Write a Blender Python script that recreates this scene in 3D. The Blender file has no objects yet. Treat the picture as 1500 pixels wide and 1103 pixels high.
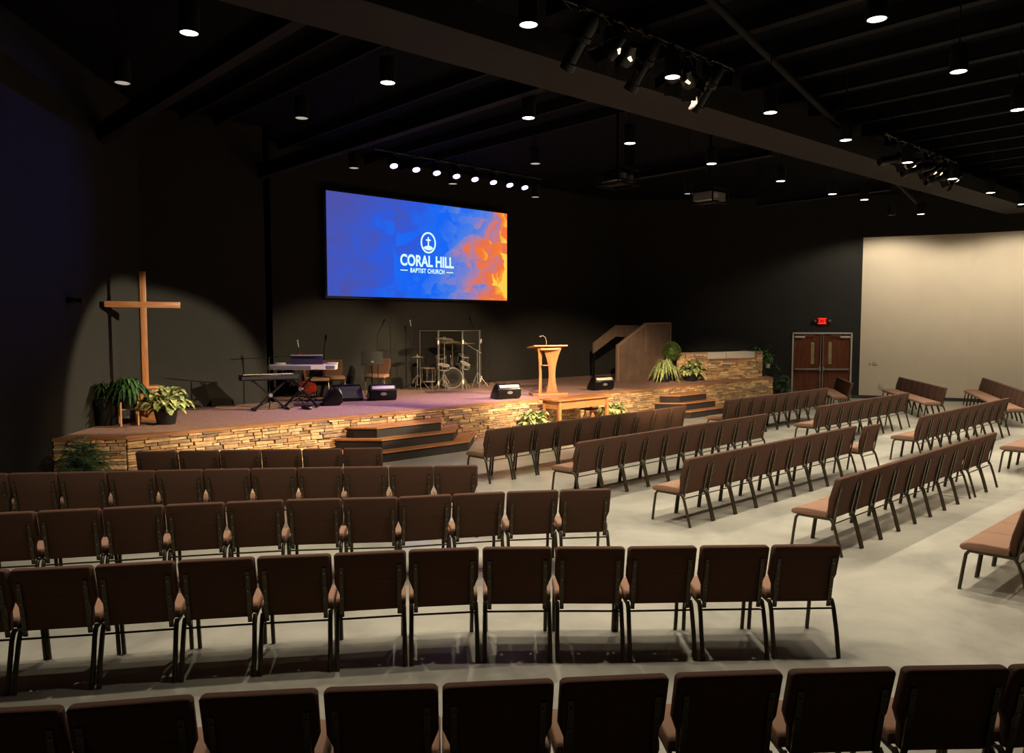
import bpy, bmesh, math, random
from mathutils import Vector, Matrix
random.seed(7)
PI = math.pi
scn = bpy.context.scene
col = scn.collection
V = Vector

# ------------------------------------------------------------------ colours / materials
def lin(c):
    return tuple(((v/255)/12.92 if v/255 <= .04045 else ((v/255+.055)/1.055)**2.4) for v in c)

def nd(nt, t, **kw):
    n = nt.nodes.new(t)
    for k, v in kw.items():
        if k in n.inputs: n.inputs[k].default_value = v
        else: setattr(n, k, v)
    return n

def mat(name, rgb, rough=.6, metal=0., var=0., scale=20., bump=0., bscale=None, stretch=None, rgb2=None, spec=.5, sheen=0., detail=4., coat=0.):
    m = bpy.data.materials.new(name); m.use_nodes = True
    nt = m.node_tree; b = nt.nodes['Principled BSDF']
    c = lin(rgb)
    b.inputs['Base Color'].default_value = (*c, 1)
    b.inputs['Roughness'].default_value = rough
    b.inputs['Metallic'].default_value = metal
    b.inputs['Specular IOR Level'].default_value = spec
    if sheen: b.inputs['Sheen Weight'].default_value = sheen
    if coat: b.inputs['Coat Weight'].default_value = coat
    if var or rgb2 or bump:
        tc = nd(nt, 'ShaderNodeTexCoord'); mp = nd(nt, 'ShaderNodeMapping')
        nt.links.new(tc.outputs['Object'], mp.inputs['Vector'])
        if stretch: mp.inputs['Scale'].default_value = stretch
        nz = nd(nt, 'ShaderNodeTexNoise', Scale=scale, Detail=detail)
        nt.links.new(mp.outputs['Vector'], nz.inputs['Vector'])
        if var or rgb2:
            r = nd(nt, 'ShaderNodeValToRGB')
            a = lin(rgb2) if rgb2 else tuple(x*(1-var) for x in c)
            e = c if rgb2 else tuple(min(1, x*(1+var)) for x in c)
            r.color_ramp.elements[0].position = .32; r.color_ramp.elements[0].color = (*a, 1)
            r.color_ramp.elements[1].position = .68; r.color_ramp.elements[1].color = (*e, 1)
            nt.links.new(nz.outputs['Fac'], r.inputs['Fac'])
            nt.links.new(r.outputs['Color'], b.inputs['Base Color'])
        if bump:
            bp = nd(nt, 'ShaderNodeBump', Strength=bump, Distance=.01)
            n2 = nz
            if bscale:
                n2 = nd(nt, 'ShaderNodeTexNoise', Scale=bscale, Detail=2.)
                nt.links.new(mp.outputs['Vector'], n2.inputs['Vector'])
            nt.links.new(n2.outputs['Fac'], bp.inputs['Height'])
            nt.links.new(bp.outputs['Normal'], b.inputs['Normal'])
    return m

def emis(name, rgb, s):
    m = bpy.data.materials.new(name); m.use_nodes = True
    nt = m.node_tree; b = nt.nodes['Principled BSDF']
    b.inputs['Base Color'].default_value = (*lin(rgb), 1)
    b.inputs['Emission Color'].default_value = (*lin(rgb), 1)
    b.inputs['Emission Strength'].default_value = s
    return m

M = {}
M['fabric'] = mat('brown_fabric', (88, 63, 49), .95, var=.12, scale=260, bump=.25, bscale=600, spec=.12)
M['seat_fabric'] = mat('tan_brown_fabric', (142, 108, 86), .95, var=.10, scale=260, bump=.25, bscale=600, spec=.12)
M['bronze'] = mat('dark_bronze_powder_coat', (62, 54, 36), .36, metal=.35, var=.15, scale=60)
M['bolt'] = mat('bronze_bolt', (150, 135, 95), .3, metal=.9)
M['black_metal'] = mat('black_metal', (16, 16, 18), .4, metal=.4)
M['black_plastic'] = mat('black_plastic', (10, 9, 11), .3, var=.2, scale=80, bump=.05, spec=.3)
M['black_cloth'] = mat('speaker_grille_black', (22, 21, 23), .6, bump=.6, bscale=400, var=.1)
M['chrome'] = mat('chrome', (226, 222, 214), .22, metal=.75)
M['brass'] = mat('cymbal_brass', (200, 178, 124), .3, metal=.5)
M['wall_black'] = mat('black_wall_paint', (40, 39, 36), .85, var=.08, scale=3, bump=.12, bscale=90, spec=.2)
M['ceil_black'] = mat('black_ceiling_paint', (14, 14, 17), .95, var=.1, scale=2, bump=.2, bscale=25, spec=.08)
M['steel_black'] = mat('dark_painted_steel', (24, 22, 24), .8, var=.15, scale=4, spec=.12)
M['beam'] = mat('brown_black_beam_paint', (34, 30, 28), .8, var=.1, scale=3, spec=.2)
M['wall_white'] = mat('cream_wall_paint', (214, 200, 176), .8, var=.02, scale=2, bump=.05, bscale=120, spec=.25)
M['base_grey'] = mat('dark_grey_baseboard', (58, 54, 50), .6)
M['carpet'] = mat('stage_carpet', (164, 132, 118), .98, rgb2=(116, 92, 84), scale=38, bump=.5, bscale=220, spec=.1, detail=8)
M['oak'] = mat('honey_oak', (178, 120, 72), .4, rgb2=(146, 94, 54), scale=5, stretch=(8, 8, .6), coat=.2)
M['oak_h'] = mat('honey_oak_horizontal', (180, 122, 74), .4, rgb2=(148, 96, 56), scale=5, stretch=(.6, 8, 8), coat=.2)
M['nosing'] = mat('wood_stage_nosing', (158, 112, 72), .45, rgb2=(128, 80, 44), scale=6, stretch=(.5, 6, 6))
M['riser'] = mat('dark_stair_riser', (32, 26, 23), .8, var=.15, scale=40, bump=.2)
M['door_wood'] = mat('cherry_door_veneer', (108, 56, 28), .42, rgb2=(80, 38, 18), scale=4, stretch=(3, 3, .5), coat=.15)
M['door_frame'] = mat('grey_door_frame', (176, 170, 158), .5)
M['steel'] = mat('brushed_steel', (196, 192, 186), .3, metal=.9)
M['ramp'] = mat('brown_plywood_panel', (104, 84, 70), .7, rgb2=(84, 66, 54), scale=3, stretch=(1.5, 1.5, .7))
M['ramp_trim'] = mat('plywood_edge_trim', (128, 104, 86), .6)
M['tub'] = mat('white_acrylic', (226, 222, 216), .3, var=.02, scale=5)
M['pot_black'] = mat('black_glazed_pot', (24, 26, 28), .35)
M['pot_white'] = mat('white_pot', (170, 170, 165), .4)
M['soil'] = mat('potting_soil', (38, 28, 20), .95, var=.3, scale=60)
M['leaf'] = mat('deep_green_leaf', (62, 102, 52), .5, rgb2=(30, 66, 30), scale=14)
M['leaf_fern'] = mat('fern_leaf', (66, 96, 60), .6, rgb2=(34, 62, 38), scale=14)
M['leaf_var'] = mat('variegated_leaf', (214, 216, 150), .5, rgb2=(60, 104, 48), scale=16, detail=2)
M['leaf_var2'] = mat('variegated_spider_leaf', (186, 194, 126), .5, rgb2=(66, 96, 48), scale=22, detail=2)
M['topiary'] = mat('clipped_topiary', (96, 118, 52), .7, rgb2=(52, 78, 30), scale=20)
M['stand_wood'] = mat('pale_bamboo_leg', (226, 178, 130), .5, var=.1, scale=20)
M['silver_plastic'] = mat('pale_silver_plastic', (178, 172, 150), .45)
M['grey_plastic'] = mat('grey_plastic', (110, 108, 110), .5)
M['strip'] = mat('painted_highlight_strip', (176, 166, 146), .35)  # pale tone painting the highlight on the monitor bevels
M['keys'] = mat('ivory_keys', (225, 218, 190), .4)
M['purple_dark'] = mat('dark_panel', (40, 36, 52), .5)
M['guitar_red'] = mat('cherry_red_guitar', (178, 62, 36), .25, rgb2=(120, 36, 24), scale=6, coat=.5)
M['rosewood'] = mat('maple_fretboard', (120, 88, 62), .5)
M['drum_black'] = mat('black_drum_shell', (14, 14, 16), .22, coat=.5)
M['drum_head'] = mat('pale_drum_head', (190, 180, 160), .5)
M['drum_head_dark'] = mat('smoked_drum_head', (54, 52, 48), .3)
M['lens'] = mat('dark_lens', (20, 22, 28), .08, coat=.6)
M['plate'] = mat('ivory_wall_plate', (196, 184, 160), .5)
M['proj_grey'] = mat('grey_projector_case', (120, 116, 110), .5)
M['canister'] = mat('black_canister', (12, 12, 12), .6)
M['lamp_on'] = emis('lit_lens_warm', (255, 244, 224), 9.)
M['lamp_dim'] = emis('dimmed_lens', (200, 196, 186), .55)
M['led'] = emis('lit_lens_violet', (205, 180, 255), 9.)
M['exit_red'] = emis('lit_red_exit', (255, 40, 24), 1.1)
M['exit_dark'] = mat('exit_letter_dark', (16, 0, 0), .9)
M['ww'] = emis('screen_logo_white', (214, 255, 252), 1.0)
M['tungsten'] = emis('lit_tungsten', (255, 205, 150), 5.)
M['cable'] = mat('black_cable', (14, 13, 15), .6)

def glass_mat(name, tint, rough=.02, alpha_mix=.85):
    m = bpy.data.materials.new(name); m.use_nodes = True
    nt = m.node_tree; nt.nodes.clear()
    o = nd(nt, 'ShaderNodeOutputMaterial'); mx = nd(nt, 'ShaderNodeMixShader')
    t = nd(nt, 'ShaderNodeBsdfTransparent'); g = nd(nt, 'ShaderNodeBsdfGlossy')
    t.inputs['Color'].default_value = (*tint, 1); g.inputs['Roughness'].default_value = rough
    fr = nd(nt, 'ShaderNodeValue'); fr.outputs[0].default_value = .035
    nt.links.new(fr.outputs[0], mx.inputs[0]); nt.links.new(t.outputs[0], mx.inputs[1]); nt.links.new(g.outputs[0], mx.inputs[2])
    nt.links.new(mx.outputs[0], o.inputs['Surface'])
    return m
M['acrylic'] = glass_mat('clear_acrylic_sheet', (.93, .94, .93), .05)
M['acrylic_edge'] = mat('frosted_acrylic_edge', (120, 120, 117), .3)
M['door_glass'] = mat('door_lite_glass', (150, 134, 96), .15, var=.15, scale=4)

def floor_mat():
    m = bpy.data.materials.new('polished_concrete'); m.use_nodes = True
    nt = m.node_tree; b = nt.nodes['Principled BSDF']
    tc = nd(nt, 'ShaderNodeTexCoord')
    n1 = nd(nt, 'ShaderNodeTexNoise', Scale=.9, Detail=7., Roughness=.62, Distortion=.6)
    n2 = nd(nt, 'ShaderNodeTexNoise', Scale=5., Detail=5.)
    for n in (n1, n2): nt.links.new(tc.outputs['Object'], n.inputs['Vector'])
    r = nd(nt, 'ShaderNodeValToRGB')
    r.color_ramp.elements[0].position = .3; r.color_ramp.elements[0].color = (*lin((126, 121, 107)), 1)
    r.color_ramp.elements[1].position = .72; r.color_ramp.elements[1].color = (*lin((180, 173, 153)), 1)
    e = r.color_ramp.elements.new(.5); e.color = (*lin((156, 150, 134)), 1)
    mx = nd(nt, 'ShaderNodeMix'); mx.data_type = 'FLOAT'; mx.inputs[0].default_value = .18
    nt.links.new(n1.outputs['Fac'], mx.inputs[2]); nt.links.new(n2.outputs['Fac'], mx.inputs[3])
    nt.links.new(mx.outputs[0], r.inputs['Fac']); nt.links.new(r.outputs['Color'], b.inputs['Base Color'])
    rr = nd(nt, 'ShaderNodeMapRange'); rr.inputs[3].default_value = .27; rr.inputs[4].default_value = .33
    nt.links.new(n2.outputs['Fac'], rr.inputs[0]); nt.links.new(rr.outputs[0], b.inputs['Roughness'])
    b.inputs['Specular IOR Level'].default_value = .45
    return m
M['floor'] = floor_mat()

def stone_mat():
    m = bpy.data.materials.new('stacked_ledgestone'); m.use_nodes = True
    nt = m.node_tree; b = nt.nodes['Principled BSDF']; b.inputs['Roughness'].default_value = .85
    b.inputs['Specular IOR Level'].default_value = .2
    g = nd(nt, 'ShaderNodeNewGeometry'); r = nd(nt, 'ShaderNodeValToRGB'); r.color_ramp.interpolation = 'CONSTANT'
    cols = [(186, 152, 110), (158, 130, 100), (204, 172, 126), (176, 138, 96), (140, 120, 100), (196, 164, 122), (168, 140, 108), (208, 180, 138)]
    els = r.color_ramp.elements
    for i, c in enumerate(cols):
        e = els[i] if i < 2 else els.new(i/len(cols))
        e.position = i/len(cols); e.color = (*lin(c), 1)
    nt.links.new(g.outputs['Random Per Island'], r.inputs['Fac'])
    tc = nd(nt, 'ShaderNodeTexCoord'); n = nd(nt, 'ShaderNodeTexNoise', Scale=14., Detail=6.)
    nt.links.new(tc.outputs['Object'], n.inputs['Vector'])
    mx = nd(nt, 'ShaderNodeMix'); mx.data_type = 'RGBA'; mx.blend_type = 'MULTIPLY'; mx.inputs[0].default_value = .55
    mr = nd(nt, 'ShaderNodeMapRange'); mr.inputs[1].default_value = .3; mr.inputs[2].default_value = .7; mr.inputs[3].default_value = .5; mr.inputs[4].default_value = 1.25
    nt.links.new(n.outputs['Fac'], mr.inputs[0])
    nt.links.new(r.outputs['Color'], mx.inputs[6]); nt.links.new(mr.outputs[0], mx.inputs[7])
    nt.links.new(mx.outputs[2], b.inputs['Base Color'])
    bp = nd(nt, 'ShaderNodeBump', Strength=.7, Distance=.02); nt.links.new(n.outputs['Fac'], bp.inputs['Height']); nt.links.new(bp.outputs['Normal'], b.inputs['Normal'])
    return m
M['stone'] = stone_mat()

def screen_mat():
    m = bpy.data.materials.new('projected_slide'); m.use_nodes = True
    nt = m.node_tree; nt.nodes.clear()
    o = nd(nt, 'ShaderNodeOutputMaterial'); em = nd(nt, 'ShaderNodeEmission'); em.inputs['Strength'].default_value = .95
    tc = nd(nt, 'ShaderNodeTexCoord'); sp = nd(nt, 'ShaderNodeSeparateXYZ')
    nt.links.new(tc.outputs['Generated'], sp.inputs[0])
    mp = nd(nt, 'ShaderNodeMapping'); mp.inputs['Scale'].default_value = (5.5, 1, 3.2); mp.inputs['Rotation'].default_value = (0, .5, 0)
    nt.links.new(tc.outputs['Generated'], mp.inputs['Vector'])
    nz = nd(nt, 'ShaderNodeTexNoise', Scale=1.3, Detail=3.)
    nt.links.new(mp.outputs[0], nz.inputs['Vector'])
    va = nd(nt, 'ShaderNodeVectorMath'); va.operation = 'MULTIPLY_ADD'
    nt.links.new(nz.outputs['Color'], va.inputs[0]); va.inputs[1].default_value = (.55, .55, .55); nt.links.new(mp.outputs[0], va.inputs[2])
    v1 = nd(nt, 'ShaderNodeTexVoronoi', Scale=1.15); v2 = nd(nt, 'ShaderNodeTexVoronoi', Scale=2.9)
    for v in (v1, v2): nt.links.new(va.outputs[0], v.inputs['Vector'])
    s1 = nd(nt, 'ShaderNodeSeparateColor'); s2 = nd(nt, 'ShaderNodeSeparateColor')
    nt.links.new(v1.outputs['Color'], s1.inputs[0]); nt.links.new(v2.outputs['Color'], s2.inputs[0])
    def ma(op, a, b_, c=None):
        n = nd(nt, 'ShaderNodeMath'); n.operation = op
        for i, x in enumerate((a, b_, c)):
            if x is None: continue
            if isinstance(x, (int, float)): n.inputs[i].default_value = x
            else: nt.links.new(x, n.inputs[i])
        return n.outputs[0]
    t = ma('MULTIPLY_ADD', sp.outputs['Z'], -.17, sp.outputs['X'])
    t = ma('MULTIPLY_ADD', s1.outputs[0], .22, t)
    t = ma('MULTIPLY_ADD', s2.outputs[0], .11, t)
    t = ma('MULTIPLY_ADD', nz.outputs['Fac'], .16, t)
    t = ma('SUBTRACT', t, .165)
    r = nd(nt, 'ShaderNodeValToRGB'); els = r.color_ramp.elements
    stops = [(0., (78, 84, 172)), (.16, (66, 88, 196)), (.3, (46, 92, 226)), (.42, (34, 108, 246)), (.56, (24, 104, 252)), (.68, (74, 128, 236)), (.76, (128, 132, 208)), (.82, (200, 128, 142)), (.87, (236, 116, 84)), (.94, (252, 126, 50)), (1.0, (255, 214, 80))]
    for i, (p, c) in enumerate(stops):
        e = els[i] if i < 2 else els.new(p)
        e.position = p; e.color = (*lin(c), 1)
    nt.links.new(t, r.inputs['Fac'])
    nt.links.new(r.outputs['Color'], em.inputs['Color']); nt.links.new(em.outputs[0], o.inputs['Surface'])
    return m
M['slide'] = screen_mat()

# ------------------------------------------------------------------ mesh builder
class MB:
    def __init__(s): s.bm = bmesh.new()
    def box(s, c, size, rot=None, taper=None):
        r = bmesh.ops.create_cube(s.bm, size=1.)
        for v in r['verts']:
            q = V((v.co.x*size[0], v.co.y*size[1], v.co.z*size[2]))
            if taper and v.co.z > 0: q.x *= taper; q.y *= taper
            if rot is not None: q = rot @ q
            v.co = q + V(c)
        return s
    def b2(s, a, b):
        a, b = V(a), V(b); return s.box((a+b)/2, [abs(b[i]-a[i]) for i in range(3)])
    def cyl(s, p0, p1, r0, r1=None, n=16, cap=True):
        p0, p1 = V(p0), V(p1); r1 = r0 if r1 is None else r1
        d = p1-p0; q = d.to_track_quat('Z', 'Y').to_matrix().to_4x4()
        bmesh.ops.create_cone(s.bm, cap_ends=cap, segments=n, radius1=r0, radius2=r1, depth=d.length, matrix=Matrix.Translation((p0+p1)/2) @ q)
        return s
    def tube(s, pts, r, n=8, flat=1.):
        pts = [V(p) for p in pts]; rings = []; prev = None
        for i, p in enumerate(pts):
            d = (pts[min(i+1, len(pts)-1)]-pts[max(i-1, 0)]).normalized()
            if prev is None:
                a = V((1, 0, 0)) if abs(d.x) < .9 else V((0, 1, 0))
                a = (a-d*a.dot(d)).normalized()
            else: a = (prev-d*prev.dot(d)).normalized()
            prev = a; b = d.cross(a); rr = r[i] if isinstance(r, (list, tuple)) else r
            rings.append([s.bm.verts.new(p+a*math.cos(2*PI*k/n)*rr*flat+b*math.sin(2*PI*k/n)*rr) for k in range(n)])
        for A, B in zip(rings, rings[1:]):
            for k in range(n): s.bm.faces.new((A[k], A[(k+1) % n], B[(k+1) % n], B[k]))
        s.bm.faces.new(rings[0][::-1]); s.bm.faces.new(rings[-1]); return s
    def lathe(s, prof, c=(0, 0, 0), n=24, mtx=None):
        c = V(c); rings = []
        for r, z in prof:
            ring = []
            for k in range(n):
                q = V((math.cos(2*PI*k/n)*r, math.sin(2*PI*k/n)*r, z))
                if mtx is not None: q = mtx @ q
                ring.append(s.bm.verts.new(q+c))
            rings.append(ring)
        for A, B in zip(rings, rings[1:]):
            for k in range(n): s.bm.faces.new((A[k], A[(k+1) % n], B[(k+1) % n], B[k]))
        s.bm.faces.new(rings[0][::-1]); s.bm.faces.new(rings[-1]); return s
    def prism(s, poly, d, f):
        """poly: 2-D outline, extruded over d=(lo,hi); f(u,v,w)->xyz"""
        A = [s.bm.verts.new(V(f(u, v, d[0]))) for u, v in poly]; B = [s.bm.verts.new(V(f(u, v, d[1]))) for u, v in poly]
        n = len(poly)
        s.bm.faces.new(A[::-1]); s.bm.faces.new(B)
        for k in range(n): s.bm.faces.new((A[k], A[(k+1) % n], B[(k+1) % n], B[k]))
        return s
    def ball(s, c, r, n=12, sc=(1, 1, 1)):
        bmesh.ops.create_uvsphere(s.bm, u_segments=n, v_segments=max(6, n//2), radius=r, matrix=Matrix.Translation(c) @ Matrix.Diagonal((*sc, 1)))
        return s
    def build(s, name, m, parent=None, smooth=True, bevel=0, seg=2, angle=40):
        bmesh.ops.recalc_face_normals(s.bm, faces=s.bm.faces)
        me = bpy.data.meshes.new(name); s.bm.to_mesh(me); s.bm.free()
        ob = bpy.data.objects.new(name, me); col.objects.link(ob)
        if bevel:
            md = ob.modifiers.new('b', 'BEVEL'); md.width = bevel; md.segments = seg; md.limit_method = 'ANGLE'; md.angle_limit = math.radians(30)
            dg = bpy.context.evaluated_depsgraph_get(); dg.update()
            nm = bpy.data.meshes.new_from_object(ob.evaluated_get(dg)); ob.modifiers.clear(); ob.data = nm; bpy.data.meshes.remove(me); me = nm; me.name = name
        me.materials.clear(); me.materials.append(m)
        if smooth:
            me.shade_smooth()
            me.set_sharp_from_angle(angle=math.radians(angle))
        if parent: ob.parent = parent
        return ob

def tag(o, label=None, cat=None, group=None, kind=None):
    if label: o['label'] = label
    if cat: o['category'] = cat
    if group: o['group'] = group
    if kind: o['kind'] = kind
    return o
def thing(name, label, cat, loc=(0, 0, 0), rz=0, group=None):
    o = bpy.data.objects.new(name, None); col.objects.link(o); o.empty_display_size = .1
    o.location = loc; o.rotation_euler = (0, 0, rz); tag(o, label, cat, group); return o
def struct(name, mb, m, parent=None, **k):
    o = mb.build(name, m, parent, **k)
    if parent is None: o['kind'] = 'structure'
    return o
def kids(o): return [c for c in bpy.data.objects if c.parent is o]
CH = {}
def copy_tree(o, parent=None):
    c = o.copy(); col.objects.link(c)
    if parent: c.parent = parent
    if o.name not in CH: CH[o.name] = kids(o)
    for k in CH[o.name]: copy_tree(k, c)
    return c
def rotm(deg, ax): return Matrix.Rotation(math.radians(deg), 3, ax)
def aim(p0, p1):
    return (V(p1)-V(p0)).to_track_quat('-Z', 'Y').to_euler()
def spot(name, parent, p, target, power, cone, blend, colr, size=.06):
    l = bpy.data.lights.new(name, 'SPOT'); l.energy = power; l.spot_size = math.radians(cone); l.spot_blend = blend
    l.color = colr; l.shadow_soft_size = size
    o = bpy.data.objects.new(name, l); col.objects.link(o)
    o.location = V(p)-(parent.location if parent else V((0, 0, 0))); o.rotation_euler = aim(p, target)
    if parent: o.parent = parent
    return o

# ------------------------------------------------------------------ camera
F = 1130.; H = 2.55
pitch = math.atan((551.5-475)/F); A = math.atan(1228/F)
fw = V((math.cos(A)*math.cos(pitch), math.sin(A)*math.cos(pitch), -math.sin(pitch)))
cd = bpy.data.cameras.new('camera'); cam = bpy.data.objects.new('camera', cd); col.objects.link(cam)
cd.sensor_width = 36; cd.lens = 36*F/1500; cd.clip_end = 200
cam.location = (0, 0, H); cam.rotation_euler = fw.to_track_quat('-Z', 'Y').to_euler()
scn.camera = cam

# ------------------------------------------------------------------ room shell
CZ = 6.9   # roof deck height
def wall(name, p, q, z0, z1, m, t=.15, side=1):
    p, q = V((*p, 0)), V((*q, 0)); d = (q-p).normalized(); n = V((-d.y, d.x, 0))*side
    mb = MB(); mb.prism([(p.x, p.y), (q.x, q.y), (q.x+n.x*t, q.y+n.y*t), (p.x+n.x*t, p.y+n.y*t)], (z0, z1), lambda u, v, w: (u, v, w))
    return struct(name, mb, m, smooth=False)
struct('floor', MB().b2((-9, -6, -.1), (31, 19, 0)), M['floor'], smooth=False)
struct('ceiling', MB().b2((-9, -6, CZ), (31, 19, CZ+.1)), M['ceil_black'], smooth=False)
LC = (5.07, 16.5)           # corner behind the cross
wall('wall_left', (-7.31, 0), LC, 0, CZ, M['wall_black'])
wall('wall_cross_alcove', LC, (7.84, 16.5), 0, CZ, M['wall_black'])
wall('wall_alcove_return', (7.84, 16.5), (7.84, 17.7), 0, CZ, M['wall_black'])
wall('wall_back', (7.84, 17.7), (21.42, 17.7), 0, CZ, M['wall_black'])
DW0, DW1 = V((21.42, 17.7, 0)), V((26.80, 11.43, 0))
dd = (DW1-DW0).normalized(); dn = V((-dd.y, dd.x, 0))     # outward normal
DC = V((25.99, 12.40, 0))   # door centre
dc = (DC-DW0).dot(dd); DC = DW0+dd*dc
HW = 1.0
a0 = DW0+dd*(dc-HW); a1 = DW0+dd*(dc+HW)
wall('wall_door_left', DW0.xy, a0.xy, 0, CZ, M['wall_black'])
wall('wall_door_right', a1.xy, DW1.xy, 0, CZ, M['wall_black'])
wall('wall_door_over', a0.xy, a1.xy, 2.27, CZ, M['wall_black'])
W = [(26.80, 11.43), (28.22, 8.5), (28.95, 5.6), (29.6, 2.0), (30.0, -5.0)]
for i in range(4):
    wall('wall_white_%s' % ('far', 'right', 'near', 'side')[i], W[i], W[i+1], 0, 5.5, M['wall_white'])
    wall('wall_white_%s_header' % ('far', 'right', 'near', 'side')[i], W[i], W[i+1], 5.5, CZ, M['wall_black'], t=.2)
    # baseboard
    p, q = V((*W[i], 0)), V((*W[i+1], 0)); d = (q-p).normalized(); n = V((d.y, -d.x, 0))
    mb = MB(); mb.prism([(p.x, p.y), (q.x, q.y), (q.x+n.x*.015, q.y+n.y*.015), (p.x+n.x*.015, p.y+n.y*.015)], (0, .11), lambda u, v, w: (u, v, w))
    struct('baseboard_%s' % ('far', 'right', 'near', 'side')[i], mb, M['base_grey'], smooth=False)
wall('wall_camera_side', (30, -5), (-7.5, -5), 0, CZ, M['wall_black'])
wall('wall_camera_left', (-7.5, -5), (-7.31, 0), 0, CZ, M['wall_black'])
for nm, p, q in (('stage_door', DW0+dd*6.0, a0), ('door_side', a1, DW1)):
    n = -dn; mb = MB(); mb.prism([(p.x, p.y), (q.x, q.y), (q.x+n.x*.015, q.y+n.y*.015), (p.x+n.x*.015, p.y+n.y*.015)], (0, .11), lambda u, v, w: (u, v, w))
    struct('baseboard_'+nm, mb, M['base_grey'], smooth=False)

# beams and purlins of the open black roof
BY = 7.5
def ibeam(mb, p, q, h, w, z0):
    p, q = V((*p, 0)), V((*q, 0)); d = (q-p).normalized(); n = V((-d.y, d.x, 0))
    def slab(a, b, za, zb):
        mb.prism([tuple((p+n*a).xy), tuple((q+n*a).xy), tuple((q+n*b).xy), tuple((p+n*b).xy)], (za, zb), lambda u, v, k: (u, v, k))
    slab(-w/2, w/2, z0, z0+.02); slab(-w/2, w/2, z0+h-.02, z0+h); slab(-.008, .008, z0+.02, z0+h-.02)
mb = MB(); mb.b2((-1.5, BY-.85, 5.63), (28.2, BY+.08, 5.98))
mbo = mb.build('main_beam', M['beam'], smooth=False); mbo.rotation_euler = (0, -.0134, 0)
tag(mbo, 'long dark steel roof beam running across above the seating', 'beam')
for i, x in enumerate((4.07, 7.63, 13.8, 19.4)):
    mb = MB(); ibeam(mb, (x, BY+.16), (x, (16.45, 17.65, 11.2, 11.2)[i]), .3, .16, 5.76)
    if i > 1: mb.b2((x-.08, 11.05, 6.06), (x+.08, 11.2, CZ))
    tag(mb.build('cross_beam', M['steel_black'], smooth=False),
        ('dark steel beam nearest the left wall, running from main beam to stage wall', 'dark steel beam running from main beam to left side of stage', 'dark steel beam stopping short above the right projector', 'dark steel beam farthest right behind the main beam')[i], 'beam', 'beams between main beam and stage wall')
k = 0
PX = [-1+1.22*i for i in range(24)]
for i, x in enumerate(PX):
    mb = MB(); mb.b2((x-.04, -4.9, CZ-.26), (x+.04, BY-.02, CZ)); mb.b2((x-.04, -4.9, CZ-.26), (x+.12, BY-.02, CZ-.24))
    tag(mb.build('purlin', M['steel_black'], smooth=False), 'black roof purlin running front to back under the ceiling above the seating', 'purlin', 'purlins above the seating')
for i, x in enumerate((5.2, 5.9, 6.6, 8.6, 9.8, 11., 12.1)):
    mb = MB(); mb.b2((x-.03, BY+.02, CZ-.2), (x+.03, 16.4 if x < 7.8 else 17.6, CZ))
    tag(mb.build('stage_purlin', M['steel_black'], smooth=False), 'black roof purlin running toward the stage wall above the stage', 'purlin', 'purlins above the stage')
mb = MB(); mb.cyl((5.5, 4.7, 6.35), (26.2, 9.5, 6.35), .05, n=12)
for x in (8, 13, 18, 23): mb.cyl((x, 4.7+(x-5.5)*.232, 6.35), (x, 4.7+(x-5.5)*.232, CZ), .008, n=6)
tag(mb.build('ceiling_pipe', M['steel_black']), 'dark pipe crossing the ceiling diagonally above the main beam', 'pipe')

# ------------------------------------------------------------------ stage
SH = .8
SP = [(3.67, 12.9), (23.55, 12.9), (24.62, 13.9), (21.40, 17.65), (7.9, 17.65), (7.9, 16.45), (5.04, 16.45), (2.78, 13.44)]
stage = thing('stage', 'low stage with pinkish carpet, wood nosing and stacked stone front', 'stage', (13, 15, 0))
def rel(o, par):
    o.parent = par; o.location = -par.location; return o
def inset(poly, d):
    """move the outline inward (CCW polygon)"""
    n = len(poly); out = []
    for i in range(n):
        p0, p1, p2 = V(poly[i-1]), V(poly[i]), V(poly[(i+1) % n])
        e1 = (p1-p0).normalized(); e2 = (p2-p1).normalized(); n1 = V((-e1.y, e1.x)); n2 = V((-e2.y, e2.x))
        b = (n1+n2); b = b/(b.dot(n1)) if b.length > 1e-6 else n1
        out.append(tuple(p1+b*d))
    return out
f3 = lambda u, v, w: (u, v, w)
rel(MB().prism(inset(SP, .06), (0, SH-.04), f3).build('stage_body', M['riser'], smooth=False), stage)
rel(MB().prism(inset(SP, .03), (SH-.04, SH), f3).build('stage_carpet', M['carpet'], smooth=False), stage)
def nosing(pts, z, m, t=.035, h=.045, out=.03):
    mb = MB()
    for p, q in zip(pts, pts[1:]):
        p, q = V((*p, 0)), V((*q, 0)); d = (q-p).normalized(); n = V((d.y, -d.x, 0))
        mb.prism([tuple((p+n*out-d*.01).xy), tuple((q+n*out+d*.01).xy), tuple((q-n*t).xy), tuple((p-n*t).xy)], (z-h, z+.004), f3)
    return mb
front = [(2.78, 13.44), (3.67, 12.9), (23.55, 12.9), (24.6, 13.88)]
rel(nosing(front, SH, M['nosing']).build('stage_nosing', M['nosing'], smooth=False), stage)

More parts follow.
